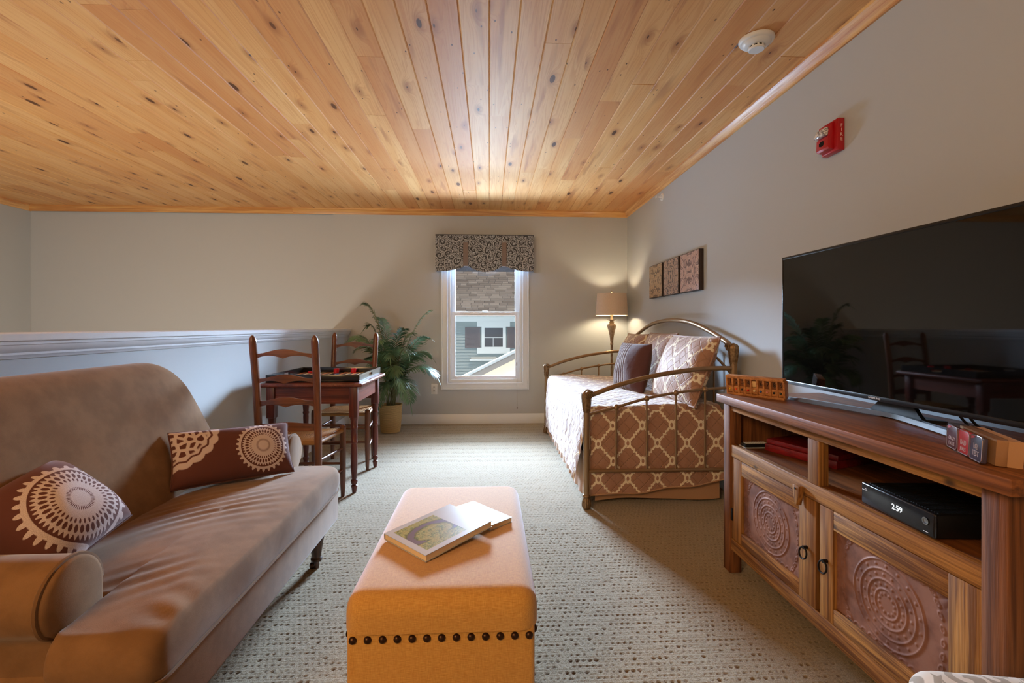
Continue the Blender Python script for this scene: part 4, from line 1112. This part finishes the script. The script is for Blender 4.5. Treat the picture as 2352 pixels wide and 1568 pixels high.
def emboss(w, h, seed):
    """copper sheet: local x across, y up, raised along +z"""
    nx, ny = 190, 130
    X, Y = np.meshgrid(np.linspace(-w / 2, w / 2, nx), np.linspace(-h / 2, h / 2, ny)); Z = np.zeros_like(X)
    r = np.hypot(X, Y); R0 = h * .455
    def ridge(c, wd, a): return a * np.exp(-((r - c) / wd) ** 2)
    for c in (1.0, .78, .55, .33): Z += ridge(R0 * c, .0028, .0034)
    Z += .0012 * (r < R0)
    def dots(cx, cy, rad, a): return a * np.exp(-(((X - cx) ** 2 + (Y - cy) ** 2) / rad ** 2) ** 1.5)
    for c, k in ((.89, 18), (.665, 18), (.44, 16), (.22, 12)):
        for i in range(k):
            t = 2 * PI * i / k + c; Z += dots(R0 * c * math.cos(t), R0 * c * math.sin(t), .0038, .0030)
    for sx in (-1, 1):
        for i in range(9):           # arcs of almond studs on either side
            t = R(-62 + 124 * i / 8); ex = sx * (R0 * 1.05 + (w / 2 - R0) * .48) * math.cos(t * .55) + sx * .004; ey = h * .43 * math.sin(t) / math.sin(R(62))
            ca, sa = math.cos(t * .9), math.sin(t * .9) * sx
            lx = (X - ex) * ca + (Y - ey) * sa; ly = -(X - ex) * sa + (Y - ey) * ca
            q = np.sqrt((lx / .0048) ** 2 + (ly / .0090) ** 2)
            Z += .0032 * np.exp(-((q - 1) / .30) ** 2) + .0024 * np.exp(-(q / .42) ** 2)
        for sy in (-1, 1):            # fans in the corners
            dx, dy = (sx * w / 2 - X) * sx, (sy * h / 2 - Y) * sy; rr = np.hypot(dx, dy); t = np.arctan2(dy, dx)
            fan = (rr < .052) * (rr > .010); Z += fan * .0024 * np.abs(np.sin(t * 6)) * np.clip((.052 - rr) / .006, 0, 1)
    n = 11
    for sy in (-1, 1):                # scalloped borders
        for i in range(n):
            cx = -w / 2 + .06 + (w - .12) * i / (n - 1); q = np.hypot(X - cx, (Y - sy * h / 2)); Z += .0026 * np.exp(-((q - .012) / .0022) ** 2)
    for sx in (-1, 1):
        for i in range(6):
            cy = -h / 2 + .06 + (h - .12) * i / 5; q = np.hypot(X - sx * w / 2, Y - cy); Z += .0026 * np.exp(-((q - .012) / .0022) ** 2)
    Z *= .62
    Z += .0006 * np.sin(X * 60 + seed) * np.sin(Y * 70)
    return X, Y, Z
def copper(yc, zc, w, h, seed):
    X, Y, Z = emboss(w, h, seed); ny, nx = X.shape
    V = np.stack([FXc + .017 - Z, yc - X, zc + Y], -1).reshape(-1, 3); ix = np.arange(nx * ny).reshape(ny, nx)
    F = np.stack([ix[:-1, :-1], ix[:-1, 1:], ix[1:, 1:], ix[1:, :-1]], -1).reshape(-1, 4)
    me = D.meshes.new('copper'); me.from_pydata(V.tolist(), [], F.tolist()); shade(me, 180); return me
doors = [(1.518, 2.062, (1.606, 1.985), 1.562), (.987, 1.501, (1.066, 1.440), 1.467)]
for i, (y0, y1, (p0, p1), ry) in enumerate(doors):
    dr = cab('door', box(FXc + .003, FXc + .024, p1, y1 - .001, .163, .523, .002), 2); cab('door_stile', box(FXc + .003, FXc + .024, y0 + .001, p0, .163, .523, .002), 2, dr)
    cab('door_rail', box(FXc + .004, FXc + .024, p0, p1, .462, .523, .002), 1, dr); cab('door_rail', box(FXc + .004, FXc + .024, p0, p1, .163, .213, .002), 1, dr)
    put('copper_panel', copper((p0 + p1) / 2, .337, p1 - p0 + .012, .256, i), m_copper, dr)
    rg = put('ring_pull', join(tube([(FXc - .012 + .003 * math.cos(a), ry + .0185 * math.sin(a), .333 + .0185 * math.cos(a)) for a in np.linspace(0, 2 * PI, 28)], .0030, 8, False),
         tube([(FXc + .004, ry, .352), (FXc - .012, ry, .352)], .006, 10)), m_ring, dr)
    hy = y1 - .003 if i == 0 else y0 + .003
    put('hinge', box(FXc - .001, FXc + .006, hy - .006, hy + .006, .24, .295, .001), m_ring, dr)
lt_ = cab('latch', prism([(1.572, .556), (1.606, .556), (1.607, .540), (1.600, .515), (1.592, .487), (1.584, .487), (1.574, .520), (1.571, .542)], 0, FXc - .020, FXc - .001, .002), 2)
put('pin', xform(lathe([(.0035, 0), (.0035, .002)], seg=10), Matrix.Translation((FXc - .0205, 1.590, .545)) @ Matrix.Rotation(-PI / 2, 4, 'Y')), m_dark, lt_)

# things on the shelf
kb = thing('keypad', 'black keypad with pale keys at the far end of the open shelf', 'keypad', (1.18, 2.015, .582))
put('body', xform(box(-.055, .055, -.022, .022, 0, .016, .004), Matrix.Translation((1.165, 2.012, .582))), m_blackp, kb)
put('base_plate', box(1.108, 1.215, 1.983, 2.040, .5815, .5835), m_white, kb)
for i in range(9):
    for j in range(2): put('key', box(1.118 + i * .0108, 1.1265 + i * .0108, 1.998 + j * .015, 2.010 + j * .015, .597, .600), m_white, kb)
rb = thing('wooden_game_case', 'long red stained wooden case lying on the open shelf', 'box', (1.30, 1.80, .582))
Rr = Matrix.Translation((1.326, 1.846, .582)) @ Matrix.Rotation(R(19.8), 4, 'Z')
put('tray', xform(box(-.11, .11, -.15, .15, 0, .030, .003), Rr), m_redwood, rb); put('lid', xform(box(-.100, .11, -.15, .15, .0305, .050, .003), Rr), m_redwood, rb)
cb = thing('cable_box', 'black cable box with a lit 2:59 clock on the open shelf', 'cable box', (1.22, 1.21, .582))
Rc = Matrix.Translation((1.098, 1.225, .582)) @ Matrix.Rotation(R(-4), 4, 'Z')      # local: front face at x=0, length along y
Fr = Rc @ Matrix(((0, 0, -1, -.0012), (-1, 0, 0, 0), (0, 1, 0, 0), (0, 0, 0, 1)))
put('body', xform(box(.004, .225, -.122, .122, .004, .062, .004), Rc), m_blackp, cb)
put('front_panel', xform(box(0, .010, -.126, .126, .003, .066, .006, 3), Rc), plain('smoked_fascia', rgb(24, 24, 28), .2), cb)
for i in range(26): put('vent_rib', xform(box(.02, .215, -.112 + i * .009, -.108 + i * .009, .062, .0640), Rc), m_blackp, cb)
text('2:59', .021, Fr @ Matrix.Translation((.010, .036, .0002)), m_lit, cb, 'clock_digits')
put('power_button', xform(join(lathe([(.0085, 0), (.0095, .0012), (.0075, .0016), (.006, .0008), (.001, .0009)], seg=20)), Fr @ Matrix.Translation((.100, .040, 0))), m_chrome, cb)
put('mark', xform(box(.094, .108, .013, .0145, 0, .0004), Fr), m_white, cb)
put('logo', xform(join(box(-.118, -.098, .045, .0465, 0, .0004), box(-.108, -.102, .049, .051, 0, .0004)), Fr), m_white, cb)
tag(put('power_cable', tube(spline([(1.33, 1.42, .72), (1.34, 1.36, .69), (1.34, 1.22, .668), (1.36, 1.08, .66), (1.40, 1.0, .66)], 24), .004, 6), m_blackp), 'black cable sagging behind the cable box', 'cable')

# television
tv = thing('television', 'large black flat-screen television on the media cabinet', 'television', (1.32, 1.54, .8))
TVX, ty0, ty1, tz0, tz1 = 1.307, 1.048, 2.039, .857, 1.415
put('housing', box(TVX + .003, TVX + .045, ty0 + .002, ty1 - .002, tz0 + .002, tz1 - .002, .008, 3), m_blackp, tv)
put('bezel', join(box(TVX - .002, TVX + .012, ty0, ty1, tz0, tz0 + .016, .002), box(TVX - .002, TVX + .012, ty0, ty1, tz1 - .011, tz1, .002),
                  box(TVX - .002, TVX + .012, ty0, ty0 + .009, tz0, tz1, .002), box(TVX - .002, TVX + .012, ty1 - .009, ty1, tz0, tz1, .002)), plain('bezel_black', rgb(20, 18, 18), .3), tv)
put('screen', box(TVX, TVX + .006, ty0 + .008, ty1 - .008, tz0 + .014, tz1 - .010), m_gloss, tv)
text('SAMSUNG', .0095, Matrix(((0, 0, -1, TVX - .0024), (-1, 0, 0, 1.535), (0, 1, 0, tz0 + .008), (0, 0, 0, 1))), m_white, tv, 'logo', sx=1.15)
put('back_bulge', box(TVX + .04, TVX + .075, 1.2, 1.88, .87, 1.22, .012), m_blackp, tv)
bp = spline([(1.262, 1.945, .806), (1.285, 1.80, .808), (1.318, 1.64, .809), (1.338, 1.54, .810), (1.340, 1.48, .810), (1.325, 1.40, .809), (1.298, 1.29, .808), (1.262, 1.165, .806)], 48)
vs_, fs = [], []
for i, p in enumerate(bp):
    k = 1 if 3 < i < 45 else .6
    for dx, dz in ((-.011, -.005), (-.009, .010 * k), (.010, .010 * k), (.012, -.005)): vs_.append((p[0] + dx, p[1], p[2] + dz))
for i in range(48):
    a = i * 4; fs += [(a + k, a + (k + 1) % 4, a + 4 + (k + 1) % 4, a + 4 + k) for k in range(4)]
fs += [(0, 1, 2, 3), (192, 193, 194, 195)]
put('stand_foot', mesh(vs_, fs, smooth=35), m_chrome, tv)
def neck(u, v):
    t = v; w_ = .055 + .055 * (1 - t) ** 2.2
    return (1.342 + .012 * t, 1.50 + (u - .5) * 2 * w_, .812 + .085 * t)
nk = sheet(neck, 20, 14); nk2 = sheet(lambda u, v: tuple(np.add(neck(1 - u, v), (.014, 0, 0))), 20, 14)
put('stand_neck', join(nk, nk2, smooth=60), m_blackp, tv)
put('stand_plate', prism([(1.345, 1.56), (1.345, 1.44), (1.43, 1.40), (1.43, 1.60)], 2, .8005, .812), m_blackp, tv)
for yy in (1.33, 1.36): put('cable', tube(spline([(1.385, yy, .90), (1.40, yy - .01, .86), (1.43, yy - .02, .815), (1.47, yy - .02, .806)], 16), .004, 6), m_blackp, tv)

# shut-the-box number game
nbx = thing('number_box_game', 'wooden box game numbered 1 to 9 with coloured pegs on the cabinet', 'game', (1.172, 2.0, .8))
a_, b_ = Vector((1.090, 2.112, 0)), Vector((1.226, 1.899, 0)); ln = (b_ - a_).length
Mg = frame((a_ + b_) / 2 + Vector((0, 0, .8)), b_ - a_, (-.012, -.008, .1)); Mg = Mg   # local x along, y up, z towards viewer
gw = ln / 9
m_g = [wood_mat('game_oak', rgb(210, 146, 84), rgb(156, 98, 50), 1, 2.5, .5), plain('game_recess', rgb(124, 76, 42), .6)]
def gb(n, x0, x1, y0, y1, z0, z1, m, bev=0): return put(n, xform(box(x0, x1, y0, y1, z0, z1, bev), Mg), m, nbx)
HG = .088
gb('back', -ln / 2 + .001, ln / 2 - .001, .002, HG - .002, -.030, -.012, m_g[1])
fr_ = [box(-ln / 2, ln / 2, 0, .010, -.030, 0, .001), box(-ln / 2, ln / 2, HG - .013, HG, -.030, 0, .002)]
for i in range(10): fr_.append(box(-ln / 2 + i * gw * .985 + (.0 if i else 0), -ln / 2 + i * gw * .985 + .0075, .008, HG - .010, -.030, 0, .0008))
put('case', xform(join(*fr_), Mg), m_g[0], nbx)
pegc = [(232, 186, 40), (226, 96, 58), (40, 34, 34), (206, 34, 40), (238, 224, 180), (40, 84, 140), (216, 140, 116), (28, 28, 32), (40, 62, 48)]
for i in range(9):
    x = -ln / 2 + i * gw * .985 + .0075 + (gw * .985 - .0075) / 2; hw = (gw * .985 - .0085) / 2
    tl_ = gb('tile', x - hw, x + hw, .012, .041, -.012, -.003, m_g[0], .001)
    put('peg', xform(lathe([(.005, 0), (.005, .002), (.0038, .0045), (.001, .0055)], seg=14), Mg @ Matrix.Translation((x, .027, -.003))), plain('peg_%d' % (i + 1), rgb(*pegc[i]), .3), tl_)
    if i != 4: text(str(i + 1), .027, Mg @ Matrix.Translation((x, .058, -.0116)), m_dark, nbx, 'digit', .0006)
    else:
        gb('tile', x - hw * .8, x + hw * .8, .043, .069, -.012, -.004, plain('game_maple', rgb(226, 186, 124), .5), .001)
# trivia card packs
tc = thing('trivia_card_set', 'clear plastic case of three trivia card packs on the near end of the cabinet', 'card game', (1.135, 1.08, .8))
p0, p1 = Vector((1.165, 1.150, 0)), Vector((1.085, .990, 0)); wl = (p1 - p0).length
Mk = frame(p0 + Vector((0, 0, .8005)), p1 - p0, (.006, 0, .1))
def kbx(n, x0, x1, y0, y1, z0, z1, m, bev=0, par=None): return put(n, xform(box(x0, x1, y0, y1, z0, z1, bev), Mk), m, par or tc)
kbx('plastic_case', 0, wl, 0, .064, -.046, .0, m_clear, .004)
kraft = plain('kraft_card', rgb(196, 150, 108), .8)
kbx('card_tray', .004, wl - .003, .003, .060, -.072, -.026, kraft)
cols = [rgb(104, 46, 48), rgb(232, 62, 62), rgb(82, 74, 96)]; m_pink = plain('card_pink_ink', rgb(252, 234, 232), .5); m_rim = plain('tin_rim', rgb(196, 176, 172), .3, metal=.6)
m_redink = plain('card_red_ink', rgb(216, 60, 60), .5)
tx = [('CRAZY\nFACTS', .0125, .022), ('BAD', .0175, .031), ('I.Q.\nTEST', .0165, .028)]
pw = wl / 3
for i in range(3):
    x0 = .003 + i * pw; pk = kbx('card_pack', x0, x0 + pw - .003, .004, .060, -.012, -.0022, plain('pack_%d' % i, cols[i], .35), .003)
    put('rim', xform(tube([(x0 + .001 + (pw - .005) * a, .005 + .054 * b, -.0018) for a, b in ((.1, 0), (.9, 0), (1, .1), (1, .9), (.9, 1), (.1, 1), (0, .9), (0, .1), (.1, 0))], .0009, 6, False), Mk), m_rim, pk)
    text(tx[i][0], tx[i][1], Mk @ Matrix.Translation((x0 + (pw - .003) / 2, tx[i][2], -.0016)), m_pink, pk, 'lettering', .0003, world=False, sx=.85)
    if i == 1:
        text('JOKES', .0115, Mk @ Matrix.Translation((x0 + (pw - .003) / 2, .0155, -.0016)), m_pink, pk, 'lettering', .0003, world=False, sx=.9)
    else: put('corner_flash', xform(prism([(x0 + .006, .050), (x0 + .022, .055), (x0 + .020, .058), (x0 + .005, .057)], 2, -.0020, -.0014), Mk), m_redink, pk)

# ------------------------------------------------------------------ wall and ceiling devices
fa = thing('fire_alarm', 'red fire alarm strobe lettered FIRE on the right wall', 'alarm', (XR, 2.10, 1.98))
m_fire = plain('fire_red', rgb(178, 18, 30), .35)
put('base', prism([(XR, 1.908), (XR - .030, 1.908), (XR - .034, 1.914), (XR - .034, 2.046), (XR - .030, 2.054), (XR, 2.054)], 1, 2.050, 2.155, .004), m_fire, fa)
put('horn_housing', prism([(XR - .030, 1.918), (XR - .058, 1.922), (XR - .064, 1.930), (XR - .062, 1.978), (XR - .056, 1.984), (XR - .050, 2.040), (XR - .030, 2.046)], 1, 2.072, 2.150, .003), m_fire, fa)
m_lens = Mat('strobe_lens'); p = coord('Object')
m_lens = m_lens.set(col=mix(ss(noise(p, 120, 3), .4, .6), rgb(245, 245, 248), rgb(120, 120, 130)), rough=.12, spec=.8, coat=.6)
put('strobe_lens', prism([(XR - .050, 1.986), (XR - .074, 1.984), (XR - .078, 1.992), (XR - .068, 2.022), (XR - .052, 2.024)], 1, 2.082, 2.146, .003), m_lens, fa)
for i in range(6):
    hh = .012 * math.sqrt(max(0, 1 - ((i - 2.5) / 3.2) ** 2))
    put('horn_slot', box(XR - .0655, XR - .0625, 2.098 + i * .0055, 2.1005 + i * .0055, 1.955 - hh, 1.955 + hh), m_dark, fa)
m_ink = plain('white_ink', rgb(238, 214, 208), .5)
for i, ch in enumerate('FIRE'):
    text(ch, .021, Matrix(((1, 0, 0, XR - .016), (0, 0, -1, 2.0495), (0, 1, 0, 2.018 - i * .0205), (0, 0, 0, 1))), m_ink, fa, 'lettering')
sd_ = thing('smoke_detector', 'white round smoke detector on the plank ceiling', 'smoke detector', (1.238, 2.125, H))
Ms = Matrix.Translation((1.238, 2.125, H)) @ Matrix.Rotation(PI, 4, 'X')
put('base', xform(lathe([(.076, 0), (.0765, .006), (.072, .014), (.064, .018)], seg=40), Ms), m_white, sd_)
put('cover', xform(lathe([(.064, .016), (.058, .026), (.046, .033), (.038, .035)], seg=40), Ms), m_white, sd_)
put('sensor_slots', xform(lathe([(.034, .034), (.034, .042)], seg=32), Ms), m_dark, sd_)
for i in range(10):
    a = 2 * PI * i / 10; put('fin', xform(box(.033, .037, -.004, .004, .033, .043), Ms @ Matrix.Rotation(a, 4, 'Z')), m_white, sd_)
put('cap', xform(lathe([(.036, .041), (.036, .046), (.032, .050), (.001, .051)], seg=32), Ms), m_white, sd_)
put('indicator', xform(lathe([(.002, .022), (.002, .030)], (.055, 0), 8), Ms), m_dark, sd_)
sp_ = thing('sprinkler_head', 'white sidewall sprinkler head high on the right wall', 'sprinkler', (XR, 4.297, 2.312))
Mp = Matrix.Translation((XR, 4.297, 2.312)) @ Matrix.Rotation(-PI / 2, 4, 'Y')
put('escutcheon', xform(lathe([(.036, 0), (.036, .004), (.030, .010), (.018, .012), (.016, .006), (.012, .004)], seg=28), Mp), m_white, sp_)
put('body', xform(lathe([(.008, 0), (.008, .030), (.006, .034)], seg=14), Mp), m_white, sp_)
put('deflector', xform(join(lathe([(.014, .058), (.014, .060)], seg=16), tube([(.007, 0, .032), (.009, 0, .045), (.003, 0, .058)], .002, 6), tube([(-.007, 0, .032), (-.009, 0, .045), (-.003, 0, .058)], .002, 6)), Mp), m_white, sp_)

# ------------------------------------------------------------------ footstool in the near right corner
fo = thing('footstool', 'rounded footstool in silver scroll fabric at the near end of the cabinet', 'footstool', (.945, .63, .02), R(-10))
bm = bmesh.new(); bmesh.ops.create_cube(bm, size=1)
for v in bm.verts: v.co = Vector((v.co.x * .40, v.co.y * .42, v.co.z * .16 + .37))
bmesh.ops.bevel(bm, geom=bm.edges[:], offset=.045, segments=6, profile=.5, affect='EDGES'); me = frombm(bm, 60)
l = me.uv_layers.new(name='UVMap')
for lp_ in me.loops:
    c = me.vertices[lp_.vertex_index].co; l.data[lp_.index].uv = (c.x + .3 * c.z, c.y + .7 * c.z)
put('cushion', me, m_damask, fo, world=False)
put('frame', box(-.185, .185, -.195, .195, .24, .30, .006), m_darkwood, fo, world=False)
for x in (-.165, .165):
    for y in (-.175, .175): put('leg', lathe([(.012, 0), (.016, .02), (.022, .2), (.024, .25)], (x, y), 14), m_darkwood, fo, world=False)

# ------------------------------------------------------------------ neighbouring house seen through the window
nh = thing('neighbouring_house', 'grey shingled house with green-grey siding outside the window', 'house', (0, 16, -3))
m_side = plain('sage_siding', rgb(140, 142, 132), .7); m_htrim = plain('cream_house_trim', rgb(196, 190, 176), .6); m_shut = plain('brown_shutter', rgb(92, 76, 68), .6)
hp = put('house_wall', box(-4, 4, 16.02, 16.3, -3.2, 1.45), m_side, nh)
nrow = 0
for i in range(21):
    z = -.80 + i * .105
    if z > 1.28: break
    put('siding_board', mesh([(-3.4, 15.972, z), (3.4, 15.972, z), (3.4, 16.015, z + .112), (-3.4, 16.015, z + .112), (-3.4, 16.02, z + .004), (3.4, 16.02, z + .004)], [(0, 1, 2, 3), (0, 4, 5, 1)], smooth=0), m_side, nh)
put('frieze_board', box(-4, 4, 15.95, 16.02, 1.285, 1.52), m_htrim, nh); put('soffit', box(-4, 4, 15.55, 16.0, 1.50, 1.53), m_htrim, nh)
wfr = put('window_trim', join(box(-.42, .70, 15.925, 16.0, 1.115, 1.285), box(-.42, .70, 15.920, 16.0, .205, .40), box(-.265, -.19, 15.930, 16.0, .40, 1.115), box(.475, .56, 15.930, 16.0, .40, 1.115), smooth=0), m_htrim, nh)
put('window_sash', join(box(-.20, -.165, 15.935, 16, .40, 1.115), box(.455, .485, 15.935, 16, .40, 1.115), box(-.165, .455, 15.935, 16, 1.075, 1.115), box(-.165, .455, 15.935, 16, .40, .435), box(-.17, .46, 15.948, 15.960, .735, .752), box(.12, .137, 15.948, 15.960, .44, .752), smooth=0), m_htrim, wfr)
put('window_pane', box(-.17, .46, 15.955, 15.965, .435, 1.075), plain('dark_pane', rgb(62, 52, 44), .35, spec=.2), wfr)
for x0, x1 in ((-.82, -.31), (.60, 1.11)):
    sh = put('shutter', join(box(x0, x0 + .055, 15.930, 16, .39, 1.10), box(x1 - .055, x1, 15.930, 16, .39, 1.10), box(x0 + .055, x1 - .055, 15.930, 16, .39, .46), box(x0 + .055, x1 - .055, 15.930, 16, 1.03, 1.10), box(x0 + .05, x1 - .05, 15.958, 15.969, .45, 1.04), smooth=0), m_shut, nh)
    for k in range(13): put('slat', box(x0 + .055, x1 - .055, 15.938, 15.955, .475 + k * .043, .505 + k * .043), m_shut, sh)
put('vent_hood', join(box(-.66, .26, 15.80, 16, -.03, .03), prism([(15.80, .03), (16, .03), (16, .09)], 0, -.62, .24), smooth=0), m_htrim, nh)
rf = put('roof', mesh([(-4, 15.5, 1.50), (4, 15.5, 1.50), (4, 20.5, 5.0), (-4, 20.5, 5.0), (-4, 15.5, 1.46), (4, 15.5, 1.46), (4, 20.5, 4.9), (-4, 20.5, 4.9)], [(0, 1, 2, 3), (4, 5, 6, 7), (0, 1, 5, 4), (2, 3, 7, 6)], smooth=0), plain('shingle_underlay', rgb(58, 52, 48), .9), nh)
m_sh = Mat('asphalt_shingle'); p = coord('Object'); rr = orand()
m_sh = m_sh.set(col=mix(fract(rr * 5.7), rgb(158, 142, 126), rgb(118, 104, 92)), rough=.95, spec=.1, nrm=bump(noise(p, 60, 2), .3, .003))
srng = random.Random(5); sl = Vector((0, 5.0, 3.5)).normalized(); exps = .148
shapes = {}
for i in range(20):
    x = -2.05 + srng.uniform(-.25, 0); b = Vector((0, 15.46, 1.485)) + sl * exps * i
    while x < 1.95:
        w = round(srng.choice([.22, .28, .34, .40, .46]), 2)
        if w not in shapes:
            shapes[w] = mesh([(0, 0, .02), (w - .012, 0, .02), (w - .012, exps * 1.2, .0), (0, exps * 1.2, .0), (0, 0, .0), (w - .012, 0, .0)], [(0, 1, 2, 3), (0, 4, 5, 1), (0, 3, 4), (1, 5, 2)], smooth=0); shapes[w].materials.append(m_sh)
        o = D.objects.new('shingle', shapes[w]); link(o, rf); o.rotation_euler = (math.atan2(3.5, 5.0), 0, 0); o.location = (x, b.y, b.z + srng.uniform(.004, .010)); x += w
lr_ = thing('lower_roof', 'sunlit tan shingle roof with a brown gable edge outside below the window', 'roof', (.6, 9.5, -.3))
m_tan = plain('tan_shingle', rgb(172, 146, 112), .9); m_rake = plain('brown_rake_board', rgb(96, 80, 64), .7); m_cap = plain('grey_roof_cap', rgb(128, 120, 108), .7)
ra, rb_ = Vector((-.80, 10.0, -.06)), Vector((1.9, 10.0, 1.26))
dirr = (rb_ - ra).normalized(); up_ = Vector((-dirr.z, 0, dirr.x))
def beam(n, o0, o1, y0, y1, m):
    c = []
    for y in (y0, y1):
        for P_ in (ra, rb_):
            for o in (o0, o1): q = P_ + up_ * o; c.append((q.x, y, q.z))
    put(n, mesh(c, [(0, 1, 3, 2), (4, 5, 7, 6), (0, 1, 5, 4), (2, 3, 7, 6), (0, 2, 6, 4), (1, 3, 7, 5)], smooth=0), m, lr_)
beam('rake_board', -.15, -.03, 9.9, 10.05, m_rake); beam('rake_cap', -.03, .02, 9.86, 10.1, m_cap)
for k in range(22):
    o0 = -.15 - k * .062; y = 9.9 - k * .075
    q0, q1 = ra + up_ * o0, rb_ + up_ * o0; q2, q3 = rb_ + up_ * (o0 - .068), ra + up_ * (o0 - .068)
    put('shingle_course', mesh([(q0.x, y, q0.z), (q1.x, y, q1.z), (q2.x, y - .078, q2.z), (q3.x, y - .078, q3.z), (q2.x, y - .066, q2.z - .012), (q3.x, y - .066, q3.z - .012)], [(0, 1, 2, 3), (3, 2, 4, 5)], smooth=0), m_tan, lr_)
struct('ground', box(-12, 12, 5.7, 30, -3.4, -3.2), plain('gravel_ground', rgb(112, 106, 98), .95))
